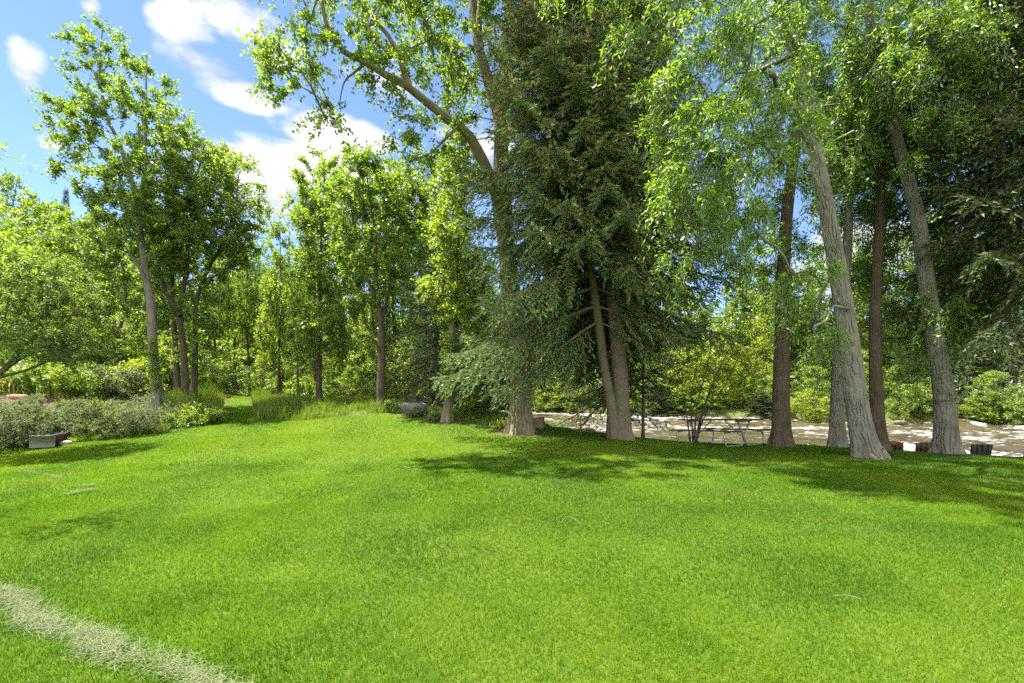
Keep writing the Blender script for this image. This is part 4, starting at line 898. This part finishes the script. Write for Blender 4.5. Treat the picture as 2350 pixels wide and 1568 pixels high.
for a in [
    ('column', 32, 393, 46, 40, 'bluish poplar with the tallest top at the far left'), ('broad', -15, 470, 36, 70, 'pale tree cut by the left edge of the view'),
    ('broad', 92, 458, 40, 55, 'green tree just right of the tallest far left poplar'), ('column', 132, 447, 37, 42, 'narrow green tree left of the twin topped cottonwood'),
    ('spruce', 152, 436, 54, 22, 'dark spruce tip showing between green tops at left'), ('broad', 205, 492, 42, 60, 'rounded green tree behind the leaning dark cottonwood'),
    ('tall', 262, 505, 45, 52, 'green tree behind the tall thin cottonwood, on its left'), ('broad', 45, 560, 31, 75, 'broad green tree above the dark spreading tree at left'),
    ('bush', 115, 690, 30, 80, 'tall green thicket between the dark spreading tree and leaning cottonwood'), ('broad', 345, 560, 38, 58, 'green tree filling the gap behind the tall thin cottonwood'),
    ('bush', 320, 690, 36, 60, 'pale thicket high on the slope right of the leaning cottonwood'), ('tall', 380, 480, 40, 55, 'green tree behind the left of the clump of three'),
    ('bush', 215, 720, 34, 65, 'green thicket behind the leaning cottonwood trunk'), ('bush', 390, 760, 33, 55, 'shaded thicket behind the clump of three trunks'), ('broad', 450, 560, 42, 60, 'tree behind the clump of three, its crown filling the gaps')]:
    place(*a, group=LH)
CF = 'trees around the far end of the path'
for a in [
    ('tall', 500, 590, 44, 50, 'dark trunked tree left of the far path end'), ('tall', 540, 548, 50, 46, 'tree with a dark trunk straight above the far path end'), ('tall', 575, 560, 47, 40, 'slender trunk just right of the far path end'),
    ('broad', 600, 540, 58, 50, 'distant round crown low in the sky gap'), ('column', 640, 503, 40, 44, 'pointed tree rising highest in the sky gap'), ('tall', 628, 580, 45, 36, 'pale thick trunk right of the far path end'), ('tall', 650, 600, 46, 34, 'second trunk of the pale group right of the path end'),
    ('tall', 685, 600, 30, 42, 'thin dark trunk standing in the right hand tall grass'), ('broad', 700, 545, 50, 48, 'tree behind the columnar poplar, on its left'), ('bush', 555, 790, 56, 50, 'dark thicket closing the far end of the path'), ('bush', 610, 800, 54, 45, 'dark thicket behind the pale far trunks'), ('bush', 470, 800, 36, 50, 'shaded thicket behind the left tall grass'), ('bush', 660, 810, 42, 45, 'leafy thicket between the far trunks and the poplar'), ('spruce', 585, 640, 60, 40, 'dark spruce among the far trunks by the path'), ('bush', 520, 700, 58, 60, 'shaded leafy mass above the dark shrub by the path')]:
    place(*a, group=CF)
CM = 'trees behind the middle of the lawn edge'
for a in [
    ('broad', 720, 400, 34, 55, 'tree behind the columnar poplar making the left of its crown'), ('column', 790, 365, 35, 48, 'pointed tree between columnar poplar and forked cottonwood'), ('broad', 850, 350, 37, 60, 'tall green crown directly behind the forked cottonwood'),
    ('column', 905, 345, 39, 50, 'pointed green crown behind the forked cottonwood, on its right'), ('broad', 965, 370, 42, 55, 'green crown between forked cottonwood and slim pale cottonwood'), ('broad', 1060, 470, 44, 55, 'tree behind the slim pale cottonwood'), ('bush', 830, 740, 32, 55, 'green thicket left of the forked trunk'), ('bush', 930, 760, 33, 50, 'green thicket right of the forked trunk'), ('bush', 770, 790, 36, 46, 'thicket right behind the columnar poplar'),
    ('spruce', 1015, 470, 36, 60, 'dark spruce behind the shaded spruce'), ('bush', 1090, 760, 42, 45, 'far thicket over the water left of the thick trunk'), ('broad', 1110, 560, 56, 60, 'far tree across the water left of the thick trunk'), ('bush', 870, 690, 40, 60, 'leafy mass seen through the forked cottonwood')]:
    place(*a, group=CM)
FB = 'trees on the opposite bank'
for a in [
    ('bush', 1262, 800, 62, 42, 'far bank thicket right of the thick furrowed trunk'), ('broad', 1240, 640, 66, 60, 'far bank tree seen beside the thick furrowed trunk'), ('lime', 1310, 850, 60, 40, 'light green far bush left of the double spruce trunks'), ('spruce', 1290, 660, 68, 45, 'far bank spruce left of the double spruce trunks'), ('broad', 1350, 640, 66, 70, 'far tree behind the left half of the double spruce'), ('bush', 1365, 830, 60, 40, 'far thicket right behind the leaning spruce trunk'),
    ('broad', 1450, 620, 64, 70, 'far tree behind the right half of the double spruce'), ('bush', 1500, 800, 58, 50, 'far thicket right of the double spruce trunks'), ('lime', 1560, 790, 55, 55, 'lime green far bush left of the alder stems'), ('lime', 1650, 740, 54, 70, 'tall lime green bush behind the alder stems'), ('lime', 1735, 720, 53, 65, 'lime green bush left of the upright dark trunk'), ('bush', 1700, 855, 52, 60, 'rounded bush overhanging the water left of the upright trunk'), ('bush', 1755, 860, 51, 40, 'low bush overhanging the water beside the upright dark trunk'),
    ('broad', 1560, 600, 66, 70, 'far tree behind the right tips of the double spruce'), ('broad', 1690, 600, 62, 70, 'far tree above the lime green bushes'), ('broad', 1780, 520, 60, 75, 'far tree behind the upright dark trunk'), ('broad', 1870, 600, 58, 70, 'far tree between the upright trunk and the leaning willow'), ('bush', 1860, 830, 52, 50, 'far bush between the upright and grey trunks'), ('tall', 1965, 560, 56, 60, 'far tree behind the leaning willow'), ('bush', 1970, 800, 50, 50, 'far bush behind the leaning willow foot'),
    ('broad', 2060, 520, 54, 70, 'far tree between the dark trunk and the wired willow'), ('spruce', 2095, 700, 48, 50, 'grey green far bank spruce left of the wired willow'), ('bush', 2060, 830, 48, 45, 'far bank bush behind the two brown chairs'), ('spruce', 2210, 560, 50, 70, 'dark far bank spruce right of the wired willow'), ('bush', 2140, 860, 45, 40, 'mossy far bank bush behind the wired willow'), ('broad', 2160, 420, 58, 80, 'far tree behind the wired willow crown'), ('bush', 2280, 840, 43, 55, 'far bank bush above the black chair'), ('spruce', 2330, 520, 47, 70, 'far bank spruce at the right edge'), ('broad', 2290, 380, 60, 80, 'far tree behind the dark right edge spruce'), ('bush', 2370, 850, 40, 50, 'pale leaved bush leaning over the water at right')]:
    place(*a, group=FB)

BB = 'low bushes overhanging the far water edge'
fl = spline(np.array([(*a, 0) for a in FAR[1:8]]), .2)
for i in range(30):
    p = fl[int((i + RB.uniform(.1, .9)) / 30 * (len(fl) - 1))]; y = p[1] + RB.uniform(.1, 1.0); x = p[0] + .3; D = y / DS; u = CX + x / y * F
    place(RB.choice(['bush', 'bush', 'lime', 'bush', 'spruce']), u, HZ - F / y * RB.uniform(.4, 2.0), D, F / y * RB.uniform(1.3, 2.2), 'low leafy bush hanging over the water along the far bank', group=BB, sink=.5)
HB = 'distant trees massed on the hillside across the river'
for i in range(44):
    y = (56, 66)[i % 2] + RB.uniform(-3, 3); x = -12 + 84 * (i + RB.uniform(0, .8)) / 44; D = y / DS; u = CX + x / y * F
    place(RB.choice(['broad', 'broad', 'column', 'bush', 'spruce']), u, HZ - F / y * (RB.uniform(8, 13)), D, RB.uniform(55, 80), 'distant tree in the green mass on the hillside across the river', group=HB)
HC = 'distant trees closing the view behind the lawn'
for i in range(30):
    y = (52, 62)[i % 2] + RB.uniform(-3, 3); x = -62 + 56 * (i + RB.uniform(0, .8)) / 30; D = y / DS; u = CX + x / y * F
    place(RB.choice(['broad', 'tall', 'column', 'bush']), u, HZ - F / y * (RB.uniform(9, 13) + max(0, -x - 20) * .12), D, RB.uniform(55, 75), 'distant tree in the green mass closing the view behind the lawn', group=HC)

# ------------------------------------------------------------------ rocks, stump, box, stones
import bmesh
def rock(name, label, loc, size, mat, seed, cat='rock', group=None, rz=0, rough=.35, flat=.0):
    bm = bmesh.new(); bmesh.ops.create_icosphere(bm, subdivisions=4, radius=1.0); v = np.array([p.co[:] for p in bm.verts])
    n = .55 * (fbm(v[:, 0] * 1.1 + seed, v[:, 1] * 1.1 + v[:, 2] * .9, seed, 3) - .5) + .5 * (fbm(v[:, 2] * 2 + seed, v[:, 0] * 2 - v[:, 1] * 2, seed + 3, 4) - .5)
    v = v * (1 + rough * 2 * n)[:, None]; v = np.sign(v) * np.abs(v) ** (.8); v[:, 2] = np.minimum(v[:, 2], .85)
    for p, c in zip(bm.verts, v * np.array(size) / 2): p.co = c
    me = bpy.data.meshes.new(name); bm.to_mesh(me); bm.free(); me.materials.append(mat)
    me.polygons.foreach_set('use_smooth', np.ones(len(me.polygons), bool))
    o = part(name, me); o.location = loc; o.rotation_euler = (0, 0, rz); tag(o, label, cat, group); return o
g = ground_at(945, 948, 21.3); rock('boulder', 'large smooth grey boulder at the lawn edge', (g[0], g[1], g[2] + .1), (1.15, .8, .52), M['rock_grey'], 3, 'boulder', rough=.2)
g = ground_at(145, 1010, 15.8); rock('rock', 'small pale flat rock beside the timber box', (g[0], g[1], g[2] + .03), (.42, .3, .17), M['rock_pale'], 4, rough=.2)
g = ground_at(62, 915, 20.4); rock('sandstone_block', 'red sandstone block on the dirt slope, right one', (g[0] - .35, g[1], g[2] + .12), (.75, .35, .24), M['rock_red'], 5, 'stone', rough=.12)
g = ground_at(15, 908, 21); rock('sandstone_block', 'red sandstone block nearest the left edge, with a white top', (g[0], g[1], g[2] + .16), (.8, .4, .26), M['rock_red'], 6, 'stone', rough=.12)
RG = 'rocks along the far water edge'
RR = random.Random(9)
proto_r = [rock('river_rock', 'brown rock along the far water edge', (0, 0, 0), (1, .8, .6), M['rock_brown'], 20 + i, group=RG) for i in range(3)]
spots = []
for i in range(46):
    t = RR.random() * 5; k = int(t); f = t - k; a = FAR[1 + k]; b = FAR[2 + k] if 2 + k < len(FAR) else FAR[-1]
    x, y = a * (1 - f) + b * f; x += RR.uniform(-.6, .4); y += RR.uniform(-.9, -.1)
    spots.append((x, y))
for i, (x, y) in enumerate(spots):
    o = proto_r[i] if i < 3 else proto_r[i % 3].copy()
    if i >= 3: COL.objects.link(o)
    s = RR.uniform(.2, .62); o.scale = (s, s, s * RR.uniform(.7, 1)); o.rotation_euler = (0, 0, RR.uniform(0, 6.28))
    o.location = (x, y, float(water_z(np.array(x), np.array(y))) + .12 * s)
def rk(u, v, D, size, label, mat='rock_brown', seed=0):
    p = P(u, v, D); rock('river_rock', label, tuple(p), size, M[mat], seed, rough=.25)
rk(1340, 986, 21.5, (.85, .5, .28), 'smooth brown rock awash left of the double spruce trunks', seed=31)
rk(1082, 949, 24.5, (.8, .6, .5), 'dark rock in the water left of the young spruces', 'rock_grey', 32)
rk(1165, 972, 18.6, (.5, .5, .45), 'grey rock at the water beside the thick trunk', 'rock_grey', 33)
rk(1880, 930, 50, (.7, .6, .5), 'fallen stone on the far bank between the trunks', 'rock_brown', 35)
rk(2065, 970, 43, (.7, .5, .4), 'far bank stone behind the brown chairs', 'rock_brown', 36)
# stump on the sandy bank
p = ground_at(1236, 978, 18.3); m_ = MB(); rng = np.random.default_rng(3)
n = 20; th = np.arange(n) / n * 2 * np.pi; rr = .15 + .02 * rng.normal(size=n)
rings = [(rr * 1.25, -.1), (rr * 1.1, .05), (rr, .18), (rr * .97, .31 + .02 * np.cos(th)), (rr * .9, .325 + .02 * np.cos(th)), (rr * .02, .325 + 0 * th)]
V = np.concatenate([np.stack([np.cos(th) * r, np.sin(th) * r, z + 0 * th], 1) for r, z in rings]); i = np.arange(len(rings) - 1)[:, None] * n; j = np.arange(n)[None]
m_.add(V, np.stack([i + j, i + (j + 1) % n, i + n + (j + 1) % n, i + n + j], -1).reshape(-1, 4))
o = part('stump', m_.mesh('stump', M['bark_tan'])); o.location = p; tag(o, 'short sawn tree stump right of the thick furrowed trunk', 'stump')
# broken snag on the far bank
p = ground_at(1843, 925, 51.5); v, f = bark_tube([np.zeros(3), np.array([.05, 0, .9]), np.array([-.05, 0, 1.8])], .34, .26, 24, .12, .03, .1, 5); v2, f2 = bark_tube([np.array([.1, 0, 1.0]), np.array([.9, -.2, .55]), np.array([1.9, -.3, .05])], .14, .09, 12, .15, .02, .1, 6, flare=0)
o = part('snag', mesh_np('snag', np.vstack([v, v2]), np.vstack([f, f2 + len(v)]), M['bark_tan'], smooth_=True)); o.location = p; tag(o, 'broken brown snag with a fallen limb on the far bank', 'dead trunk')
# timber box end
g = ground_at(96, 1016, 15.6); r = empty('timber_box', (g[0], g[1], g[2])); r.rotation_euler = (0, 0, math.radians(-62)); tag(r, 'bleached timber box half hidden under the left shrubs', 'box')
a = MB()
for k in range(2): a.box((0, -.0 + 0 * k, .075 + .151 * k), 1.0, .1, .145)
a2 = MB(); a2.box((.55, .19, .15), .06, .50, .30); a2.box((-.55, .19, .15), .06, .50, .30)
a3 = MB()
for k in range(2): a3.box((0, .38, .075 + .151 * k), 1.0, .1, .145)
a4 = MB()
for k in range(3): a4.box((0, .02 + .16 * k, .315), 1.16, .15, .03)
part('side_panel', a.mesh('box_side', M['box_dark_side']), r); part('end_panel', a2.mesh('box_end', M['timber']), r); part('side_panel', a3.mesh('box_side', M['box_dark_side']), r); part('lid', a4.mesh('box_lid', M['timber']), r)
# shed glimpsed beyond the river
p = ground_at(1596, 905, 58)
r = empty('shed', p); tag(r, 'grey shed glimpsed through the alder stems across the river', 'shed')
a = MB(); a.box((0, 0, .55), 2.0, 1.6, 1.1, b=.02); part('wall', a.mesh('shed_wall', M['concrete']), r)
a = MB(); a.box((0, 0, 1.15), 2.2, 1.8, .09, b=.02); part('roof', a.mesh('shed_roof', M['rock_grey']), r)

# ------------------------------------------------------------------ picnic table
def picnic():
    th = math.radians(65); c = np.array([6.14, 13.5]); r = empty('picnic_table', (c[0], c[1], float(height(c[0], c[1]))))
    tag(r, 'brown plank picnic table with attached benches on bent steel tube legs', 'picnic table')
    # local x: long axis (towards the near right), local y: across (towards the far right)
    zf = float(height(5.64, 14.6)); zn = float(height(6.62, 12.4)); tilt = math.atan2(zn - zf, 2.4)
    from mathutils import Matrix
    X = Vector((math.cos(th), -math.sin(th), 0)); Y = Vector((math.sin(th), math.cos(th), 0)); Z = Vector((0, 0, 1))
    X = (X + Z * math.tan(max(.02, min(.07, tilt)))).normalized(); Z = X.cross(Y).normalized()
    r.matrix_world = Matrix((( X.x, Y.x, Z.x, r.location.x), (X.y, Y.y, Z.y, r.location.y), (X.z, Y.z, Z.z, (zf + zn) / 2 + .0), (0, 0, 0, 1)))
    t = MB()
    for k in range(5): t.box((0, (k - 2) * .148, .742), 2.44, .14, .038, b=.005)
    part('tabletop', t.mesh('tabletop', M['wood']), r)
    for s in (-1, 1):
        b = MB(); 
        b.box((0, s * .65, .435), 2.44, .235, .038, b=.005)
        part('bench', b.mesh('bench_seat', M['wood']), r)
    for e in (-.86, .86):
        w_ = MB(); w_.box((e, 0, .703), .07, .62, .038, b=.004); part('cleat', w_.mesh('top_cleat', M['wood']), r)
        f = MB()
        for s in (-1, 1):
            pts = spline(np.array([(e + s * .03, s * .52, .405), (e + s * .03, s * .66, .40), (e + s * .03, s * .735, .33), (e + s * .03, s * .74, .2), (e + s * .03, s * .70, .06), (e + s * .03, s * .60, .022), (e + s * .03, s * .3, .02), (e + s * .03, s * .10, .03), (e + s * .03, s * .02, .10), (e + s * .03, -s * .03, .2), (e + s * .03, -s * .15, .45), (e + s * .03, -s * .27, .69)]), .03)
            f.tube(pts, .026, 10); f.box((e + s * .03, s * .6, .412), .05, .28, .012)
        part('leg_frame', f.mesh('leg_frame', M['steel']), r)
        g_ = MB(); sg = -1 if e > 0 else 1; g_.tube([(e, 0, .2), (e + sg * .62, 0, .71)], .016, 8); part('brace', g_.mesh('brace', M['steel']), r)
picnic()

# ------------------------------------------------------------------ chairs on the bank
def chair(label, loc, rz, mat, bw=.56, boards=1, curve=.05, rec=24, sc=1.0, group='low chairs facing the river'):
    r = empty('lawn_chair', loc); r.rotation_euler = (0, 0, rz); r.scale = (sc,) * 3; tag(r, label, 'chair', group)
    # faces +y, back at -y
    b = MB(); H = .74; a = math.radians(rec); n = 14
    def bp(x, s): # x across, s up along the back
        return np.array([x * (.86 + .14 * s / H), -.20 - math.sin(a) * s - curve * (1 - (2 * x / bw) ** 2) * .9, .30 + math.cos(a) * s + .04 * (1 - (2 * x / bw) ** 2) * (s / H) * (boards == 1)])
    gap = .02 if boards > 1 else .0015; nb = boards if boards > 1 else 5; wb = (bw - gap * (nb - 1)) / nb
    for k in range(nb):
        x0 = -bw / 2 + k * (wb + gap); xs_ = (x0, x0 + wb); V = []
        for s in np.linspace(0, H, 5):
            for dx in (0, 1):
                p = bp(xs_[dx], s); V += [p + np.array([0, .011, 0]), p - np.array([0, .011, 0])]
        V = np.array(V); q = []
        for i in range(4):
            o_ = i * 4; q += [[o_, o_ + 2, o_ + 6, o_ + 4], [o_ + 3, o_ + 1, o_ + 5, o_ + 7], [o_ + 1, o_, o_ + 4, o_ + 5], [o_ + 2, o_ + 3, o_ + 7, o_ + 6]]
        q += [[0, 1, 3, 2], [16, 18, 19, 17]]; b.add(V, q)
    part('backrest', b.mesh('chair_back', mat), r)
    rl = MB(); p = bp(0, .40); rl.tube([bp(-bw * .5, .40) - np.array([0, .02, 0]), bp(0, .40) - np.array([0, .03, 0]), bp(bw * .5, .40) - np.array([0, .02, 0])], .016, 6)
    part('back_rail', rl.mesh('chair_rail', M['rock_pale'] if boards == 1 else mat), r)
    st = MB()
    for k in range(6): st.box((0, -.20 + .105 * k, .30 + .012 * k), bw, .092, .022)
    part('seat', st.mesh('chair_seat', mat), r)
    for s in (-1, 1):
        l1 = MB(); l1.box((s * (bw / 2 + .02), .36, .27), .03, .10, .54); part('leg', l1.mesh('front_leg', mat), r)
        l2 = MB(); l2.box((s * (bw / 2 + .02), -.05, .20), .03, .85, .10, M=[[1, 0, 0], [0, math.cos(.32), -math.sin(.32)], [0, math.sin(.32), math.cos(.32)]]); part('leg', l2.mesh('rear_leg', mat), r)
        ar = MB(); ar.box((s * (bw / 2 + .05), .06, .552), .12, .74, .024); part('armrest', ar.mesh('armrest', mat), r)
    return r
def chair_at(u, vt, D, rz, **k):
    p = P(u, vt, D); z = p[2] - 1.0; return (p[0], p[1], z)
chair('left brown wooden lounge chair with a curved reclined back, by the dark trunk', chair_at(2054, 1010, 16.4, 0), math.radians(-48), M['brown_paint'], .50)
chair('right brown wooden lounge chair with a curved back, left of the wired willow', chair_at(2117, 1013, 16.2, 0), math.radians(-30), M['brown_paint'], .50)
chair('black chair with four back boards just right of the wired willow', chair_at(2227, 1020, 15.7, 0), math.radians(2), M['black_paint'], .60, 4, 0.0, 8)
chair('black chair cut off by the right edge of the view', chair_at(2366, 1028, 15.2, 0), math.radians(4), M['black_paint'], .60, 4, 0.0, 8)
g = ground_at(531, 917, 41); chair('small red chair at the far end of the mown path', tuple(g), math.radians(150), M['red_paint'], .5, sc=.95, group=None)

# ------------------------------------------------------------------ dry clippings and sticks on the lawn
def straw(label, pts, n, w, seed, thick=.014):
    rng = np.random.default_rng(seed); sp = spline(np.array([(*hit(*p), 0) for p in pts]), .02); k = len(sp)
    i = rng.integers(0, k, n); tg = nrm(np.gradient(sp, axis=0))[i]; nr = np.stack([-tg[:, 1], tg[:, 0], 0 * tg[:, 0]], 1)
    s = np.clip(rng.normal(0, .55, n), -1.6, 1.6); ww = w * (.45 + .9 * fbm(sp[i, 0] * 3, sp[i, 1] * 3, seed, 3))
    keep = fbm(sp[i, 0] * 13 + s * 2.2, sp[i, 1] * 13 - s, seed + 3, 3) + rng.normal(0, .10, n) > .46; i = i[keep]; s = s[keep]; n = len(i); tg = tg[keep]; nr = nr[keep]; ww = ww[keep]
    c = sp[i] + nr * (s * ww)[:, None] + rng.normal(size=(n, 3)) * .02
    z = height(c[:, 0], c[:, 1]) + .032 + rng.uniform(0, thick, n) * np.exp(-s ** 2 * 2)
    c[:, 2] = z; az = rng.uniform(0, 6.28, n); L_ = rng.uniform(.015, .05, n); d = np.stack([np.cos(az), np.sin(az), rng.normal(0, .22, n)], 1) * L_[:, None]; sd = np.stack([-np.sin(az), np.cos(az), 0 * az], 1) * .0009
    V = np.stack([c - d - sd, c - d + sd, c + d + sd, c + d - sd], 1).reshape(-1, 3)
    o = part('grass_clippings', mesh_np('grass_clippings', V, np.arange(n)[:, None] * 4 + np.arange(4)[None], M['straw'], attrs=dict(tint=rng.random(n)))); tag(o, label, 'grass clippings', kind='stuff')
straw('long row of dry mown clippings across the near left corner', [(-60, 1370), (20, 1378), (75, 1430), (190, 1470), (290, 1512), (370, 1545), (470, 1600), (560, 1680)], 9500, .10, 71)
straw('thin streak of dry clippings on the left lawn', [(50, 1084), (95, 1092), (150, 1103)], 700, .09, 72)
straw('small patch of dry clippings on the left lawn', [(152, 1138), (190, 1133), (215, 1128)], 600, .09, 73)
straw('faint little patch of clippings above the others', [(180, 1118), (210, 1120)], 250, .09, 74)
def stick(label, pts, r, seed):
    P3 = []
    for p in pts:
        x, y = hit(*p[:2]); P3.append((x, y, float(height(x, y)) + (p[2] if len(p) > 2 else .05)))
    m_ = MB(); m_.tube(spline(np.array(P3), .03), r, 6); tag(part('stick', m_.mesh('stick', M['twig'])), label, 'stick')
stick('thin bent pale twig arched on the grass in mid lawn', [(1288, 1211, .05), (1300, 1206, .09), (1318, 1209, .08), (1335, 1217, .05)], .0022, 1)
stick('short straight pale stick on the right of the near lawn', [(1915, 1391, .055), (1945, 1390, .06), (1975, 1394, .055)], .0022, 2)
stick('small crooked twig on the lawn before the forked cottonwood', [(925, 1078, .05), (940, 1083, .07), (955, 1084, .05)], .004, 3)

# ------------------------------------------------------------------ camera, sun, sky
cam = bpy.data.cameras.new('camera'); co = bpy.data.objects.new('camera', cam); COL.objects.link(co); SC.camera = co
co.location = (0, 0, EYE); co.rotation_euler = (math.pi / 2, 0, 0)
cam.sensor_width = 36; cam.lens = 36 * F / 2350; cam.shift_y = (HZ - 784) / 2350; cam.clip_end = 3000; cam.clip_start = .05
SUN_EL, SUN_V = math.radians(66), np.array([-.95, .22])
sl = bpy.data.lights.new('sun', 'SUN'); so = bpy.data.objects.new('sun', sl); COL.objects.link(so)
sl.energy = 3.7; sl.angle = math.radians(.53); sl.color = (1, .955, .88)
SUN_V = SUN_V / np.linalg.norm(SUN_V)
sd = Vector((SUN_V[0] * math.cos(SUN_EL), SUN_V[1] * math.cos(SUN_EL), math.sin(SUN_EL)))
so.rotation_euler = sd.to_track_quat('Z', 'Y').to_euler(); so.location = sd * 60
w = bpy.data.worlds.new('World'); SC.world = w; w.use_nodes = True; nt = w.node_tree; nt.nodes.clear(); L = nt.links
out = nt.nodes.new('ShaderNodeOutputWorld'); bg = nt.nodes.new('ShaderNodeBackground'); L.new(bg.outputs[0], out.inputs[0]); bg.inputs[1].default_value = .06
sky = nt.nodes.new('ShaderNodeTexSky'); sky.sky_type = 'NISHITA'; sky.sun_disc = False; sky.sun_elevation = SUN_EL; sky.sun_rotation = math.atan2(SUN_V[0], SUN_V[1]); sky.altitude = 4200; sky.air_density = 1.0; sky.dust_density = .3; sky.ozone_density = 2.4
tc = nt.nodes.new('ShaderNodeTexCoord'); sx = nt.nodes.new('ShaderNodeSeparateXYZ'); L.new(tc.outputs['Generated'], sx.inputs[0])
def mth(op, a, b=None, c=None):
    n = nt.nodes.new('ShaderNodeMath'); n.operation = op
    for i, x in enumerate((a, b, c)):
        if x is None: continue
        if isinstance(x, (int, float)): n.inputs[i].default_value = x
        else: L.new(x, n.inputs[i])
    return n.outputs[0]
az = mth('ARCTAN2', sx.outputs[0], sx.outputs[1]); el = mth('ARCSINE', sx.outputs[2])
nz = nt.nodes.new('ShaderNodeTexNoise'); nz.inputs['Scale'].default_value = 5.5; nz.inputs['Detail'].default_value = 9; nz.inputs['Roughness'].default_value = .62; cmp_ = nt.nodes.new('ShaderNodeMapping'); cmp_.inputs['Scale'].default_value = (1, 1, 2.0); L.new(tc.outputs['Generated'], cmp_.inputs[0]); L.new(cmp_.outputs[0], nz.inputs['Vector'])
nb = nt.nodes.new('ShaderNodeTexNoise'); nb.inputs['Scale'].default_value = 2.2; nb.inputs['Detail'].default_value = 4; L.new(tc.outputs['Generated'], nb.inputs['Vector'])
clouds = [(430, 60, 90, 70, .9), (530, 40, 120, 60, .85), (480, 150, 140, 45, .85), (620, 110, 100, 70, .7), (575, 220, 130, 36, 1.1), (785, 308, 150, 44, 1.1), (720, 400, 220, 60, 1.2), (610, 450, 120, 70, 1.1), (640, 532, 130, 22, .7), (65, 165, 66, 55, .9), (125, 335, 56, 26, .7), (205, 12, 36, 34, .6), (900, 200, 140, 50, .6), (1100, 330, 140, 60, .8), (1500, 500, 280, 100, .9), (1950, 600, 260, 80, .9)]
acc = None
for (u, v, ru, rv, s) in clouds:
    x, z = (u - CX) / F, (HZ - v) / F; a0 = math.atan2(x, 1); e0 = math.atan2(z, math.hypot(x, 1))
    ra = ru / F * math.cos(a0) ** 2; re = rv / F * math.cos(e0) ** 2
    dx = mth('MULTIPLY', mth('SUBTRACT', az, a0), 1 / ra); dz = mth('MULTIPLY', mth('SUBTRACT', el, e0), 1 / re)
    d = mth('SUBTRACT', s, mth('ADD', mth('MULTIPLY', dx, dx), mth('MULTIPLY', dz, dz)))
    acc = d if acc is None else mth('SMOOTH_MAX', acc, d, .25)
cl = mth('ADD', acc, mth('MULTIPLY', mth('SUBTRACT', nz.outputs[0], .5), 4.4))
mr = nt.nodes.new('ShaderNodeMapRange'); mr.interpolation_type = 'SMOOTHSTEP'; mr.inputs[1].default_value = .0; mr.inputs[2].default_value = .85; L.new(cl, mr.inputs[0])
cr = nt.nodes.new('ShaderNodeValToRGB'); cr.color_ramp.elements[0].position = .35; cr.color_ramp.elements[0].color = (2.1, 2.2, 2.36, 1); cr.color_ramp.elements[1].position = .62; cr.color_ramp.elements[1].color = (3.3, 3.32, 3.35, 1); L.new(nz.outputs[0], cr.inputs[0])
mx = nt.nodes.new('ShaderNodeMix'); mx.data_type = 'RGBA'; L.new(mr.outputs[0], mx.inputs['Factor']); L.new(sky.outputs[0], mx.inputs[6]); L.new(cr.outputs[0], mx.inputs[7]); # extra-bright cloud bank added out of view behind the camera as fill light
bm = mth('ADD', mth('MULTIPLY', mth('SUBTRACT', nb.outputs[0], .5), 5.0), mth('MULTIPLY', mth('ADD', sx.outputs[1], .12), -7.0))
br = nt.nodes.new('ShaderNodeMapRange'); br.interpolation_type = 'SMOOTHSTEP'; br.inputs[1].default_value = -.2; br.inputs[2].default_value = 1.0; L.new(bm, br.inputs[0])
up = nt.nodes.new('ShaderNodeMapRange'); up.inputs[1].default_value = .02; up.inputs[2].default_value = .15; L.new(sx.outputs[2], up.inputs[0])
mx2 = nt.nodes.new('ShaderNodeMix'); mx2.data_type = 'RGBA'; L.new(mth('MULTIPLY', br.outputs[0], up.outputs[0]), mx2.inputs['Factor']); L.new(mx.outputs[2], mx2.inputs[6]); mx2.inputs[7].default_value = (8.3, 8.1, 7.8, 1); L.new(mx2.outputs[2], bg.inputs[0])
SC.view_settings.view_transform = 'Standard'; SC.view_settings.look = 'None'; SC.view_settings.gamma = 1; SC.view_settings.exposure = 2.65
cy = SC.cycles; SC.render.engine = 'CYCLES'
cy.max_bounces = 12; cy.diffuse_bounces = 9; cy.glossy_bounces = 2; cy.transmission_bounces = 3; cy.sample_clamp_indirect = 6; cy.caustics_reflective = False; cy.caustics_refractive = False
cy.use_denoising = False; cy.use_adaptive_sampling = True; cy.adaptive_threshold = .02
w.cycles.sampling_method = 'AUTOMATIC'
print('objects', len(SC.objects), 'faces', sum(len(o.data.polygons) for o in SC.objects if o.type == 'MESH'))
